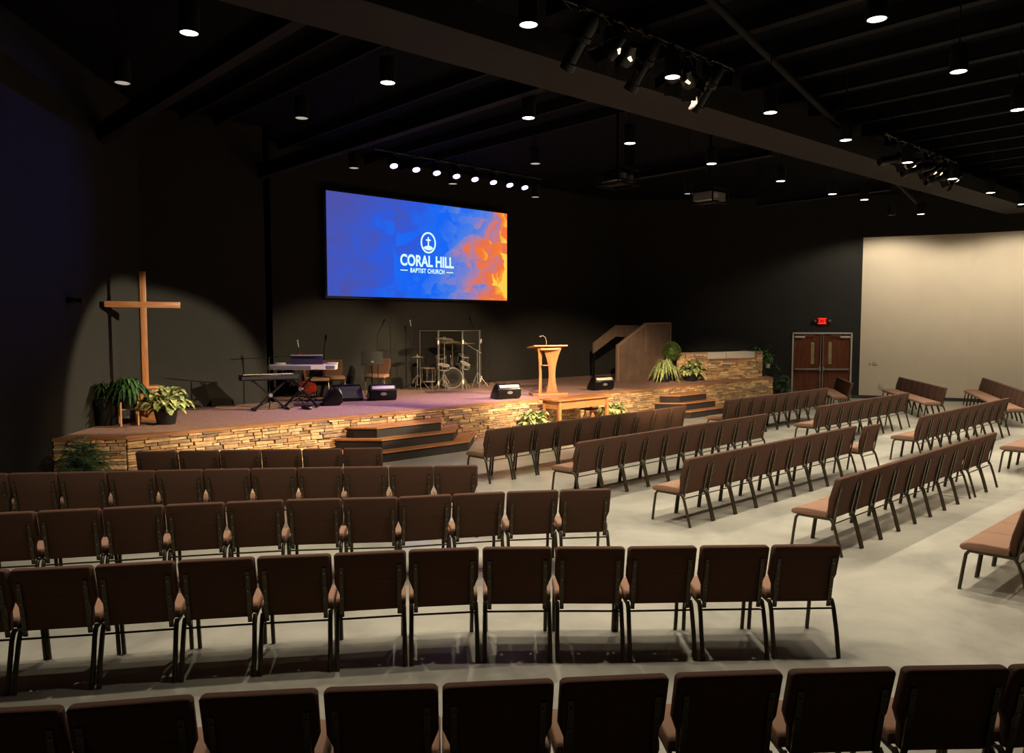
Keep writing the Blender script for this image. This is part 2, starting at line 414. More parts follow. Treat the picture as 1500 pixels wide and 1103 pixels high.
def ledgestone(segs, z0, z1, name, par, seed=1, holes=()):
    rnd = random.Random(seed); mb = MB()
    for p, q in segs:
        p, q = V((*p, 0)), V((*q, 0)); d = (q-p).normalized(); L = (q-p).length; n = V((d.y, -d.x, 0))
        z = z0
        while z < z1-.01:
            h = min(rnd.uniform(.038, .075), z1-z)
            if z1-z-h < .03: h = z1-z
            s = 0
            while s < L-1e-4:
                w = min(rnd.uniform(.12, .42), L-s)
                if L-s-w < .08: w = L-s
                t = rnd.uniform(.025, .06); zz = z; hh = h
                sub = 2 if (rnd.random() < .2 and h > .066) else 1
                for j in range(sub):
                    h2 = hh/sub; c = p+d*(s+w/2)+n*(t/2-.03); c.z = zz+h2/2
                    R = Matrix.Rotation(math.atan2(d.y, d.x), 3, 'Z') @ rotm(rnd.uniform(-1.5, 1.5), 'Y')
                    r = bmesh.ops.create_cube(mb.bm, size=1.)
                    for v in r['verts']:
                        o = v.co.copy()
                        q3 = V((o.x*(w-.003), o.y*(t+.06), o.z*(h2-.003)))
                        if o.y < 0: q3 += V((-o.x*rnd.uniform(0, .03), rnd.uniform(0, .02), -o.z*rnd.uniform(0, .012)))
                        v.co = R @ q3 + c
                    zz += h2; t = rnd.uniform(.025, .06)
                s += w
            z += h
    o = mb.build(name, M['stone'], None, smooth=False)
    rel(o, par); return o
ledgestone([(front[0], front[1]), (front[1], front[2]), (front[2], front[3])], 0, SH-.045, 'stone_facing', stage, 3)

# stair units: polygons with a chamfered left end
def stairs(name, label, x0, xr, mirrored=False, scale=1.):
    o = thing(name, label, 'stairs', (x0, 12.9, 0))
    lv = [(.2, [(7.0, 12.86), (7.0, 12.55), (7.86, 11.98), (9.82, 11.98), (10.72, 12.86)]),
          (.4, [(7.15, 12.86), (7.15, 12.8), (7.92, 12.16), (9.60, 12.16), (10.28, 12.86)]),
          (.6, [(7.55, 12.86), (7.62, 12.70), (7.95, 12.42), (9.47, 12.42), (9.76, 12.86)])]
    lv[1] = (.4, [(7.30, 12.86), (7.36, 12.78), (7.92, 12.2), (9.62, 12.2), (10.26, 12.86)])
    for zt, poly in lv:
        P = [((u-8.85)*scale, (v-12.9)*(1 if scale == 1 else .95)) for u, v in poly]
        s = MB().prism(P, (zt-.2, zt-.03), f3).build('step_body', M['riser'], o, smooth=False)
        ex = P[:1]+P[1:]
        mb = MB(); cx = sum(u for u, _ in P)/len(P)
        Q = [(u+.02*(1 if u > cx else -1), v-(.025 if v < -.1 else 0)) for u, v in P]
        mb.prism(Q, (zt-.03, zt), f3).build('tread', M['oak_h'], o, smooth=False)
    return o
stairs('stage_steps', 'three dark-faced wooden steps up to the stage, left of the pulpit', 8.85, 0)
stairs('stage_steps', 'three dark-faced wooden steps up to the stage, right of the pulpit beneath the plants', 18.5, 0, scale=.86)

# ------------------------------------------------------------------ chairs
PW = .264
def make_chair():
    r = thing('church_chair', 'brown padded chair', 'chair')
    # seat: profile in y,z, extruded in x
    prof = [(.175, .405), (.175, .465), (.20, .485), (.40, .485), (.52, .475), (.585, .45), (.60, .415), (.575, .39), (.50, .395)]
    MB().prism(prof, (-PW, PW), lambda u, v, w: (w, u, v)).build('seat', M['seat_fabric'], r, bevel=.018, seg=3, angle=50)
    # back: outline x,s  (s measured up the leaning back)
    a = math.atan2(.10, .44)
    ol = [(-.226, 0), (.226, 0), (.230, .14), (PW, .23), (PW, .465), (.255, .487), (-.255, .487), (-PW, .465), (-PW, .23), (-.230, .14)]
    def bf(u, v, w):
        curve = .018*math.sin(v/.487*PI)
        return (u, .13+w-v*math.sin(a)+curve, .392+v*math.cos(a))
    MB().prism(ol, (0, .072), bf).build('backrest', M['fabric'], r, bevel=.026, seg=4, angle=50)
    seam = MB()
    pts = [bf(-.252, .26, -.0015), bf(.252, .26, -.0015)]
    seam.tube(pts, .005, 6)
    seam.build('seam', M['bolt' if False else 'black_cloth'], kids(r)[-1] if False else [k for k in kids(r) if k.name.startswith('backrest')][0])
    for s in (-1, 1):
        mb = MB()
        c0, c1 = V(bf(s*.212, -.03, -.008)), V(bf(s*.212, .385, -.008))
        d = c1-c0
        mb.box((c0+c1)/2, (.03, .014, d.length), Matrix.Rotation(math.atan2(-d.y, d.z), 3, 'X'))
        nf = len(mb.bm.faces)
        for t in (.12, .38, .62, .9):
            p = c0.lerp(c1, t); mb.cyl(p+V((0, -.013, -.003)), p+V((0, -.006, 0)), .006, n=8)
        rail = mb.build('back_rail', M['bronze'], r, smooth=False); rail.data.materials.append(M['bolt'])
        for f_ in rail.data.polygons:
            if f_.index >= nf: f_.material_index = 1
        x = s*.246
        MB().tube([(x, .15, .405), (x, .125, .385), (x, .10, .34), (x+s*.003, .05, .18), (x+s*.001, 0, 0)], .0175, 8).build('leg', M['bronze'], r)
        MB().tube([(x, .47, .395), (x, .515, .385), (x, .54, .35), (x+s*.003, .56, .20), (x+s*.001, .585, 0)], .0165, 8).build('leg', M['bronze'], r)
    mb = MB()
    for s in (-1, 1): mb.tube([(s*.25, .13, .395), (s*.25, .50, .388)], .013, 8)
    mb.tube([(-.25, .30, .388), (.25, .30, .388)], .011, 8)
    mb.build('seat_frame', M['bronze'], r)
    MB().tube([(-.25, .10, .352), (.25, .10, .352)], .008, 8).build('stretcher', M['bronze'], r)
    return r
proto = make_chair(); CHn = [0]
def chair(x, y, rz, label, group, z=0.):
    """x,y: midpoint between the rear feet; rz=0 faces +Y"""
    if CHn[0] == 0: c = proto
    else: c = copy_tree(proto)
    CHn[0] += 1
    c.location = (x, y, z); c.rotation_euler = (0, 0, rz); c['label'] = label; c['category'] = 'chair'
    if group: c['group'] = group
    else:
        if 'group' in c: del c['group']
    return c
ORD = ['first', 'second', 'third', 'fourth', 'fifth', 'sixth', 'seventh', 'eighth', 'ninth', 'tenth', 'eleventh', 'twelfth', 'thirteenth']
def row(bounds, rowdesc, group, end='right'):
    n = len(bounds)-1
    for i in range(n):
        p, q = V((*bounds[i], 0)), V((*bounds[i+1], 0)); c = (p+q)/2; d = q-p
        k = n-1-i if end == 'right' else i
        o = ORD[k] + (' from the %s' % end) if k else '%smost' % end
        if k == 0: o = '%s end seat' % end
        chair(c.x, c.y-.0, math.atan2(d.y, d.x), 'brown padded chair, %s in %s' % (o, rowdesc), group)
def line(x0, y0, n, sp, ang=0.):
    return [(x0+sp*i*math.cos(ang), y0+sp*i*math.sin(ang)) for i in range(n+1)]
RA = [(0.30, 4.05), (0.75, 3.72), (1.21, 3.43), (1.66, 3.10), (2.09, 2.76), (2.53, 2.43), (2.98, 2.09), (3.42, 1.74), (3.86, 1.38), (4.29, 1.01), (4.71, .68)]
RB = [(0.50, 6.44), (0.95, 6.13), (1.40, 5.84), (1.87, 5.55), (2.32, 5.26), (2.77, 4.95), (3.23, 4.65), (3.67, 4.34), (4.09, 3.97), (4.49, 3.60), (4.92, 3.24), (5.34, 2.88), (5.76, 2.52)]
RC = [(0.99, 8.20), (1.46, 7.92), (1.93, 7.65), (2.40, 7.39), (2.86, 7.12), (3.32, 6.83), (3.76, 6.51), (4.19, 6.18), (4.66, 5.92), (5.13, 5.65), (5.58, 5.34), (6.02, 5.02)]
RD = [(1.20, 10.50), (1.62, 10.19), (2.05, 9.87), (2.48, 9.56), (2.91, 9.24), (3.34, 8.93), (3.77, 8.61), (4.19, 8.29), (4.61, 7.96), (5.03, 7.63), (5.45, 7.30), (5.86, 6.97)]
RE = [(3.15, 10.80), (3.59, 10.48), (4.02, 10.15), (4.45, 9.83), (4.88, 9.50), (5.32, 9.18), (5.76, 8.86)]
row(RA, "the nearest left-block row", 'left block of chairs')
row(RB, "the left block's second nearest row", 'left block of chairs')
row(RC, "the left block's middle row", 'left block of chairs')
row(RD, "the left block's second row from stage", 'left block of chairs')
row(RE, "the left block's short front row", 'left block of chairs')
C1 = 'centre block of chairs'
row(line(7.98, 9.22, 10, .548), "the centre front row before the pulpit", C1, 'left')
row(line(8.1, 7.36, 10, .53), "the centre block's second row", C1, 'left')
row(line(8.08, 5.50, 9, .53, -.01), "the centre block's third row", C1, 'left')
chair(13.16, 5.31, -.03, 'brown padded chair set slightly apart at the right end of the centre block third row', C1)
row(line(8.26, 3.66, 8, .53), "the centre block's fourth row", C1, 'left')
row(line(12.62, 3.64, 2, .54), "the pair ending the centre fourth row", C1, 'right')
row(line(8.1, 1.86, 6, .54), "the nearest row at right picture edge", C1, 'left')
C2 = 'right centre block of chairs'
row(line(15.1, 9.3, 9, .55), "the front row right of the steps", C2, 'left')
row(line(15.36, 7.3, 9, .53), "the second row beyond the aisle", C2, 'left')
row(line(15.02, 5.2, 10, .53), "the third row beyond the aisle", C2, 'left')
row(line(15.1, 3.42, 4, .54), "the fourth row beyond the aisle", C2, 'left')
C3 = 'far right block of chairs facing left'
row([(24.43-.455*i+0, 11.02-.29*i) for i in range(5, -1, -1)][::1] if False else line(22.17, 9.58, 5, .535, math.atan2(1.44, 2.26)), "the short row before the double door", C3, 'left')
row(line(22.34, 7.16, 8, .543, math.atan2(2.53, 3.54)), "the left row before the cream wall", C3, 'left')
row(line(23.05-.48*2, 5.63-.235*2, 11, .54, math.atan2(2.15, 4.44)), "the right row before the cream wall", C3, 'left')

# ------------------------------------------------------------------ doors
def door_unit():
    o = thing('door_1', None, None, tuple(DC), math.atan2(dd.y, dd.x)); o['kind'] = 'structure'
    # local: x along wall, -y towards the room (outward normal is +y)
    mb = MB(); mb.b2((-.955, -.02, 0), (-.905, .13, 2.17)); mb.b2((.905, -.02, 0), (.955, .13, 2.17)); mb.b2((-.955, -.02, 2.12), (.955, .13, 2.17))
    mb.build('door_frame', M['door_frame'], o, smooth=False)
    for s in (-1, 1):
        x0, x1 = (-.9, -.01) if s < 0 else (.01, .9)
        w0, w1 = (-.34, -.215) if s < 0 else (.215, .34)
        mb = MB(); y0, y1 = .02, .065
        mb.b2((x0, y0, .01), (w0, y1, 2.115)); mb.b2((w1, y0, .01), (x1, y1, 2.115)); mb.b2((w0, y0, .01), (w1, y1, 1.12)); mb.b2((w0, y0, 1.87), (w1, y1, 2.115))
        leaf = mb.build('door_leaf', M['door_wood'], o, smooth=False)
        MB().b2((w0, .035, 1.12), (w1, .045, 1.87)).build('window_pane', M['door_glass'], leaf, smooth=False)
        mb = MB()
        mb.b2((x0+.03 if s < 0 else .09, -.045, .93), (-.09 if s < 0 else x1-.03, -.02, .985))
        for xx in ((x0+.06, -.13) if s < 0 else (.13, x1-.06)): mb.b2((xx-.02, -.045, .93), (xx+.02, .02, .985))
        mb.build('panic_bar', M['steel'], leaf, bevel=.004)
        xx = s*.055; MB().lathe([(.001, -.05), (.03, -.05), (.045, -.02), (.045, .0)], (0, 0, 0), 16, Matrix.Rotation(-PI/2, 3, 'X')).build('latch_case', M['steel'], leaf).location = (xx, .0, .955)
        [k for k in kids(leaf) if k.name.startswith('latch')][-1].scale = (1, 1, 1.8)
        mb = MB(); cx = s*.72; mb.b2((cx-.16, -.04, 1.985), (cx+.16, .02, 2.05)); mb.build('door_closer', M['door_frame'], leaf, bevel=.005)
        mb = MB(); mb.b2((cx-.13*s, -.05, 2.07), (cx-.13*s-.34*s, -.035, 2.085)); mb.build('closer_arm', M['steel'], leaf, smooth=False)
    mb = MB(); mb.b2((-.05, -.005, .02), (-.025, .02, 2.1)); mb.b2((.025, -.005, .02), (.05, .02, 2.1)); mb.build('astragal', M['steel'], o, smooth=False)
    o.scale = (HW/.955, 1, 2.27/2.17)
    return o
door_unit()
mb = MB(); 
p = DC+dn*.5
mb.box((p.x, p.y, 1.1), (2.4, .05, 2.4), Matrix.Rotation(math.atan2(dd.y, dd.x), 3, 'Z'))
struct('wall_behind_door', mb, M['wall_white'], smooth=False)
def text_mesh(body, size, m, parent, name, extrude=.002, bold=.0, sx=1., spacing=1.):
    cu = bpy.data.curves.new(name, 'FONT'); cu.body = body; cu.size = size; cu.align_x = 'CENTER'; cu.align_y = 'CENTER'
    cu.extrude = extrude; cu.offset = bold; cu.space_character = spacing
    t = bpy.data.objects.new('t', cu); col.objects.link(t)
    dg = bpy.context.evaluated_depsgraph_get(); dg.update()
    me = bpy.data.meshes.new_from_object(t.evaluated_get(dg)); bpy.data.objects.remove(t)
    for v in me.vertices: v.co = V((v.co.x*sx, -v.co.z, v.co.y))   # stand upright, facing -y
    me.materials.clear(); me.materials.append(m)
    o = bpy.data.objects.new(name, me); col.objects.link(o); o.parent = parent; return o
ex = DW0+dd*(dc-.03)-dn*.05
exo = thing('exit_sign', 'red lit EXIT sign with two emergency lamp heads above the double door', 'exit sign', (ex.x, ex.y, 2.66), math.atan2(dd.y, dd.x))
MB().box((0, 0, 0), (.27, .06, .2)).build('sign_housing', M['exit_red'], exo, bevel=.008)
text_mesh('EXIT', .165, M['exit_dark'], exo, 'sign_lettering', .003, .006, .92, 1.05).location = (0, -.034, 0)
MB().box((0, .025, 0), (.6, .03, .05)).build('back_bar', M['canister'], exo, smooth=False)
for s in (-1, 1):
    MB().lathe([(.02, .06), (.045, .03), (.05, -.02), (.03, -.03)], (s*.25, -.02, .0), 16, Matrix.Rotation(PI/2, 3, 'X')).build('lamp_head', M['steel'], exo)
# wall plates on the cream wall
wd = (V((*W[1], 0))-V((*W[0], 0))).normalized(); wn = V((wd.y, -wd.x, 0))
def plate(name, label, cat, s, z, w, h, lens=None):
    p = V((*W[0], 0))+wd*s+wn*.008
    o = thing(name, label, cat, (p.x, p.y, z), math.atan2(wd.y, wd.x))
    MB().box((0, -.0, 0), (w, .014, h)).build('cover_plate', M['plate'], o, bevel=.003)
    mb = MB(); n = max(1, int(w/.05)-1)
    for k in range(n): mb.box(((k-(n-1)/2)*.05, -.012, 0), (.016, .012, .035))
    mb.build('toggle', M['wall_white'], o, smooth=False)
plate('light_switch', 'pale two-toggle light switch plate on the cream wall right of door', 'switch', .48, 1.22, .15, .13)
plate('wall_outlet', 'pale low outlet plate on the cream wall near the floor', 'outlet', .68, .44, .14, .2)
p = V((*W[0], 0))+wd*.33+wn*.01
MB().box((p.x, p.y, 1.22), (.03, .03, .05)).build('thermostat', M['plate'], None)
tag(bpy.data.objects['thermostat'], 'tiny pale sensor button beside the light switch on cream wall', 'sensor')

# ------------------------------------------------------------------ projection screen
sc = thing('projection_screen', 'wide projection screen showing blue and orange church slide above stage', 'screen', (12.86, 17.52, 4.58))
w2, h2 = 3.05, 1.31
MB().box((0, .04, 0), (2*w2+.12, .06, 2*h2+.12)).build('screen_frame', M['canister'], sc, smooth=False)
MB().box((0, 0, 0), (2*w2, .012, 2*h2)).build('slide', M['slide'], sc, smooth=False)
logo = bpy.data.objects.new('slide_logo', None); col.objects.link(logo); logo.parent = sc; logo.location = (.09, -.012, .04)
# place: title width about 1.75 m
text_mesh('CORAL HILL', .42, M['ww'], logo, 'title_lettering', .001, .012, .79, 1.0).location = (-.03, 0, -.34)
text_mesh('BAPTIST CHURCH', .17, M['ww'], logo, 'subtitle_lettering', .001, .005, .78, 1.12).location = (-.03, 0, -.60)
mb = MB(); mb.b2((-.94, -.002, -.615), (-.70, .002, -.59)); mb.b2((.63, -.002, -.615), (.87, .002, -.59)); mb.build('rule_lines', M['ww'], logo, smooth=False)
mb = MB()
n = 40
for k in range(n):
    a0_, a1_ = 2*PI*k/n, 2*PI*(k+1)/n; R0, R1 = (.24, .27), (.29, .32)
    q = [(R1[0]*math.cos(a), R1[1]*math.sin(a)) for a in (a0_, a1_)]+[(R0[0]*math.cos(a), R0[1]*math.sin(a)) for a in (a1_, a0_)]
    mb.prism(q, (-.002, .002), lambda u, v, w: (u, w, v))
mb.b2((-.022, -.002, -.10), (.022, .002, .17)); mb.b2((-.09, -.002, .06), (.09, .002, .10))
hill = [(-.19, -.15), (-.12, -.11), (0, -.085), (.10, -.10), (.18, -.15), (.13, -.20), (.05, -.225), (-.06, -.22), (-.14, -.19)]
mb.prism(hill, (-.002, .002), lambda u, v, w: (u, w, v))
e = mb.build('emblem', M['ww'], logo, smooth=False); e.location = (.0, 0, .19); e.scale = (.9, 1, .92)

# ------------------------------------------------------------------ downlights
def make_down(lit, name='pendant_downlight'):
    r = thing(name, 'x', 'ceiling light')
    MB().lathe([(.0, .30), (.095, .30), (.1, .29), (.1, 0), (.088, 0), (.088, .012), (0.0, .012)][::-1], n=24).build('canister', M['canister'], r)
    MB().lathe([(.001, .004), (.086, .004), (.086, .010), (.001, .010)], n=24).build('lens', M['lamp_on'] if lit else M['lamp_dim'], r)
    MB().cyl((0, 0, .3), (0, 0, CZ-5.5), .008, n=6).build('stem', M['canister'], r)
    return r
dl_on = make_down(True); dl_dim = make_down(False)
used = {True: False, False: False}
WARM = (1., .91, .77)
lightdata = {}
def down(x, y, lit, label, power=None):
    src = dl_on if lit else dl_dim
    o = src if not used[lit] else copy_tree(src)
    used[lit] = True
    o.location = (x, y, 5.5); o['label'] = label; o['group'] = 'lit pendant downlights over the seating' if lit else 'dimmed pendant downlights near the stage'
    pw = power if power is not None else (DOWN_P if lit else 0)
    if pw:
        if pw not in lightdata:
            l = bpy.data.lights.new('downlight_lamp', 'SPOT'); l.energy = pw; l.spot_size = math.radians(108); l.spot_blend = .8; l.color = WARM; l.shadow_soft_size = .07; lightdata[pw] = l
        lo = bpy.data.objects.new('lamp', lightdata[pw]); col.objects.link(lo); lo.parent = o; lo.location = (0, 0, -.03)
    return o
DOWN_P = 190.
XS = [.6, 3.04, 5.43, 7.82, 10.12, 12.5, 15.05, 17.4, 19.85, 22.3, 24.75]
def colname(i): return ORD[i]
seen = {(3.04, 8.15): 'large lit pendant downlight at upper left of the ceiling', (5.43, 8.15): 'lit pendant downlight hanging alone left of screen top', (7.82, 8.15): 'lit pendant downlight above the purple lamp row',
        (10.12, 8.15): 'lit pendant downlight just above the left projector', (12.5, 8.15): 'lit pendant downlight above the right projector', (15.05, 8.15): 'small lit pendant downlight right of the right projector',
        (17.4, 8.15): 'left of the two small lit downlights near main beam end', (5.43, 5.66): 'lit pendant downlight at top left of the spotlight cluster', (7.82, 5.66): 'lit pendant downlight beneath the near spotlight cluster',
        (10.12, 5.66): 'lit pendant downlight between the two spotlight clusters, nearer one', (12.5, 5.66): 'lit pendant downlight left of the far spotlight cluster', (17.4, 5.66): 'lit pendant downlight just right of the far spotlight cluster',
        (19.85, 5.66): 'small lit downlight at far right above the cream wall', (7.82, 3.27): 'largest lit pendant downlight at the top right edge', (10.12, 3.27): 'lit pendant downlight with black canister at upper right', (12.5, 3.27): 'lit pendant downlight cut by the right picture edge', (18.75, 8.0): 'right of the two small lit downlights near main beam end'}
for (x, y), lb in seen.items(): down(x, y, True, lb)
for x, y in [(3.04, 5.66), (.6, 8.15), (5.43, 3.27), (15.05, 3.27), (17.4, 3.27), (19.85, 3.27), (22.3, 3.27), (22.3, 5.66), (15.05, 5.66), (22.3, 8.0), (10.12, .88), (12.5, .88), (15.05, .88), (17.4, .88)]:
    down(x, y, True, 'lit pendant downlight outside the picture above the seating')
dims = {(3.04, 10.36): 'dimmed pendant downlight farthest left near the left wall', (5.43, 10.36): 'dimmed pendant downlight left of the screen', (7.85, 12.95): 'faint pendant downlight above the screen left corner',
        (10.25, 12.98): 'faint pendant downlight below the fourth purple lamp', (12.72, 13.02): 'faint pendant downlight right of the purple lamps, lower', (10.1, 10.34): 'faint pendant downlight right of the purple lamps, upper', (14.95, 10.34): 'faint pendant downlight left of the right projector'}
for (x, y), lb in dims.items(): down(x, y, False, lb)
# deep-baffled wall washers close to the cream wall
for i, (x, y) in enumerate(((25.2, 9.9), (26.3, 6.7), (27.2, 3.2))):
    o = thing('wall_washer', 'black deep-baffled ceiling lamp washing the cream wall %s' % ('beside the door', 'at the right', 'outside the picture')[i], 'ceiling light', (x, y, 5.95), 0, 'wall washers along the cream wall')
    MB().lathe([(.11, .3), (.115, .3), (.115, 0), (.105, 0), (.105, .26), (.001, .26), (.001, .3)], n=24).build('canister', M['canister'], o)
    MB().lathe([(.001, .24), (.07, .24), (.07, .255), (.001, .255)], n=20).build('lens', M['lamp_dim'], o)
    MB().cyl((0, 0, .28), (0, 0, CZ-5.95), .008, n=6).build('stem', M['canister'], o)
    spot('lamp', o, (x, y, 5.92), (x+.6, y+.2, 0), 320., 150, .35, (1, .88, .70), .08)

# ------------------------------------------------------------------ stage lighting
LEDX = [8.45, 8.97, 9.47, 9.97, 10.46, 10.97, 11.44, 11.89]
LY, LZ = 12.5, 5.55
bar = thing('lighting_batten', 'black pipe batten carrying the row of purple stage lamps', 'batten', (10.2, LY, LZ))
MB().cyl((-2.2, 0, .27), (2.2, 0, .26), .024, n=10).build('pipe', M['black_metal'], bar)
mb = MB()
for x in (-1.9, 0, 1.9): mb.cyl((x, 0, .26), (x, 0, CZ-LZ), .006, n=6)
mb.build('suspension_cable', M['black_metal'], bar)
VIOLET = (.55, .30, 1.)
for i, x in enumerate(LEDX):
    tgt = V((x-.2+.4*(i-3.5)*.9, 14.0, .8))
    o = thing('stage_led_par', 'purple-white glowing stage lamp, %s' % (('leftmost' if i == 0 else 'rightmost' if i == 7 else ORD[i]+' from the left')+' in the row above the screen'), 'stage light', (x, LY, LZ), 0, 'purple lamps in the row above the screen')
    d = (V((x, LY-1.2, 3.2))-V((x, LY, LZ))).normalized() # faces slightly to the room so the lens is seen
    d = V((-.10, -.42, -.90)).normalized()
    R = d.to_track_quat('-Z', 'Y').to_matrix()
    MB().lathe([(.03, .20), (.08, .19), (.095, .06), (.1, -.0), (.09, -.0), (.09, .012), (.001, .012)], n=20, mtx=R).build('can', M['black_metal'], o)
    MB().lathe([(.001, -.002), (.07, -.002), (.07, .01), (.001, .01)], n=20, mtx=R).build('lens', M['led'], o)
    mb = MB(); mb.tube([(-.13, 0, .05), (-.13, 0, .2), (0, 0, .25), (.13, 0, .2), (.13, 0, .05)], .008, 6, flat=2.); mb.cyl((-.13, 0, .05), (-.09, 0, .05), .012, n=8); mb.cyl((.13, 0, .05), (.09, 0, .05), .012, n=8); mb.box((0, 0, .265), (.05, .05, .06))
    mb.build('yoke', M['black_metal'], o)
    spot('led_lamp', o, V((x, LY, LZ))+d*.12, tgt, 320., 42, .5, VIOLET, .05)

def ers(label, p, target, group, lit=False):
    """ellipsoidal spotlight: long barrel, square-ish housing, yoke"""
    o = thing('ellipsoidal_spotlight', label, 'stage light', p, 0, group)
    d = (V(target)-V(p)).normalized(); R = d.to_track_quat('-Z', 'Y').to_matrix()
    mb = MB(); mb.lathe([(.001, .30), (.06, .29), (.085, .20), (.085, .06), (.10, .05), (.10, .0), (.07, -.02), (.07, -.26), (.085, -.27), (.085, -.36), (.078, -.36), (.078, -.33), (.001, -.33)], n=18, mtx=R)
    mb.build('barrel', M['black_metal'], o)
    mb = MB()
    for k in range(4):
        q = R @ V((.088*math.cos(k*PI/2+.78), .088*math.sin(k*PI/2+.78), -.02)); mb.box(q, (.012, .012, .5), R)
    mb.build('cooling_fins', M['steel_black'], o, smooth=False)
    MB().lathe([(.001, -.34), (.076, -.34), (.076, -.335), (.001, -.335)], n=18, mtx=R).build('lens', M['tungsten' if lit else 'lens'], o)
    mb = MB(); mb.tube([R @ V((-.11, 0, 0)), R @ V((-.13, .0, .05))+V((0, 0, .1)), V((0, 0, .32)), R @ V((.13, 0, .05))+V((0, 0, .1)), R @ V((.11, 0, 0))], .009, 6); mb.box((0, 0, .36), (.05, .06, .10))
    mb.build('yoke', M['black_metal'], o)
    return o
def par(label, p, target, group, power=0, cone=45, colr=(1, .72, .42), blend=.5):
    o = thing('par_can', label, 'stage light', p, 0, group)
    d = (V(target)-V(p)).normalized(); R = d.to_track_quat('-Z', 'Y').to_matrix()
    MB().lathe([(.001, .22), (.05, .22), (.06, .14), (.10, .05), (.105, -.05), (.095, -.05), (.09, .0), (.001, .0)], n=18, mtx=R).build('can', M['black_metal'], o)
    MB().lathe([(.001, -.01), (.085, -.01), (.085, .0), (.001, .0)], n=18, mtx=R).build('lens', M['tungsten'], o)
    for k in range(4):
        a = k*PI/2
        q = R @ (Matrix.Rotation(a, 3, 'Z') @ V((.14, 0, -.10)))
        MB().box(q, (.004, .18, .16), R @ Matrix.Rotation(a, 3, 'Z') @ rotm(-38, 'Y')).build('barn_door', M['steel_black'], o, smooth=False)
    MB().cyl(R @ V((-.02, -.075, .10)), R @ V((.02, -.088, .06)), .022, .016, 8).build('added_glow', M['tungsten'], o)  # added emissive stub, stands in for lamplight catching the barn doors
    mb = MB(); mb.tube([R @ V((-.11, 0, 0)), V((-.1, 0, .2)), V((0, 0, .3)), V((.1, 0, .2)), R @ V((.11, 0, 0))], .008, 6); mb.box((0, 0, .35), (.05, .06, .10)); mb.build('yoke', M['black_metal'], o)
    if power: spot('par_lamp', o, V(p)+d*.02, target, power, cone, blend, colr, .05)
    return o
def batten(name, label, x0, x1, y, z):
    o = thing(name, label, 'batten', ((x0+x1)/2, y, z))
    MB().cyl((x0-(x0+x1)/2, 0, 0), (x1-(x0+x1)/2, 0, 0), .024, n=10).build('pipe', M['black_metal'], o)
    mb = MB()
    for k in (-.42, .42): mb.cyl(((x1-x0)*k, 0, 0), ((x1-x0)*k, 0, CZ-z), .008, n=6)
    mb.build('hanger', M['black_metal'], o)
    mb = MB(); rnd = random.Random(5); X = [(x0-x1)/2+(x1-x0)*i/40 for i in range(41)]
    mb.tube([(x, -.03, .03-.10*abs(math.sin(i*.8))-rnd.uniform(0, .03)) for i, x in enumerate(X)], .01, 6)
    mb.build('cable_run', M['cable'], o)
G1, G2 = 'near spotlight cluster under the ceiling', 'far spotlight cluster under the ceiling'
y1, z1 = 5.9, 6.04
batten('lighting_batten', 'black pipe batten of the near spotlight cluster at ceiling top', 6.1, 9.5, y1, z1)
ers('black ellipsoidal spotlight, leftmost of the near cluster', (6.48, y1, z1-.36), (6.9, 14, -2.8), G1)
ers('black ellipsoidal spotlight in the middle of the near cluster', (7.6, y1, z1-.36), (7.6, 14, -4.), G1)
ers('black ellipsoidal spotlight, rightmost of the near cluster', (8.95, y1, z1-.36), (8.4, 13, -4.), G1)
KEY = (1., .72, .44)
par('barn-door stage lamp beside the leftmost near spotlight', (6.95, y1, z1-.38), (5.5, 12.9, .3), G1, 3600, 42, KEY, 1.)
par('lit barn-door stage lamp left of the middle near spotlight', (7.25, y1, z1-.38), (12.8, 16.4, 1.0), G1, 5200, 26, KEY)
par('lit barn-door stage lamp right of the middle near spotlight', (8.15, y1, z1-.38), (14.6, 13.0, .6), G1, 9500, 38, KEY)
par('lit barn-door stage lamp left of the rightmost near spotlight', (8.5, y1, z1-.38), (20.9, 13.2, .3), G1, 12000, 19, KEY, .9)
y2, z2 = 5.9, 6.0
batten('lighting_batten', 'black pipe batten of the far spotlight cluster', 14.6, 18.4, y2, z2)
ers('black ellipsoidal spotlight, leftmost of the far cluster', (15.2, y2, z2-.36), (7, 12, 3.8), G2)
ers('black ellipsoidal spotlight in the middle of the far cluster', (16.3, y2, z2-.40), (8, 13, 2.8), G2)
ers('black ellipsoidal spotlight, rightmost of the far cluster', (17.5, y2, z2-.40), (8, 14, 1.5), G2)
par('lit barn-door stage lamp left of the far cluster middle', (15.75, y2, z2-.38), (5.0, 15.6, .8), G2, 12500, 21, (1, .82, .56), .22)
par('lit barn-door stage lamp beside the far cluster middle', (16.8, y2, z2-.38), (10.3, 16.9, .7), G2, 6500, 24, (1, .78, .48), .5)
par('lit barn-door stage lamp near the far cluster right end', (17.1, y2, z2-.38), (14, 13.2, .8), G2, 4200, 34, KEY)
par('lit barn-door stage lamp at the far cluster right end', (18.1, y2, z2-.38), (11.5, 13.2, .4), G2, 4600, 32, KEY)

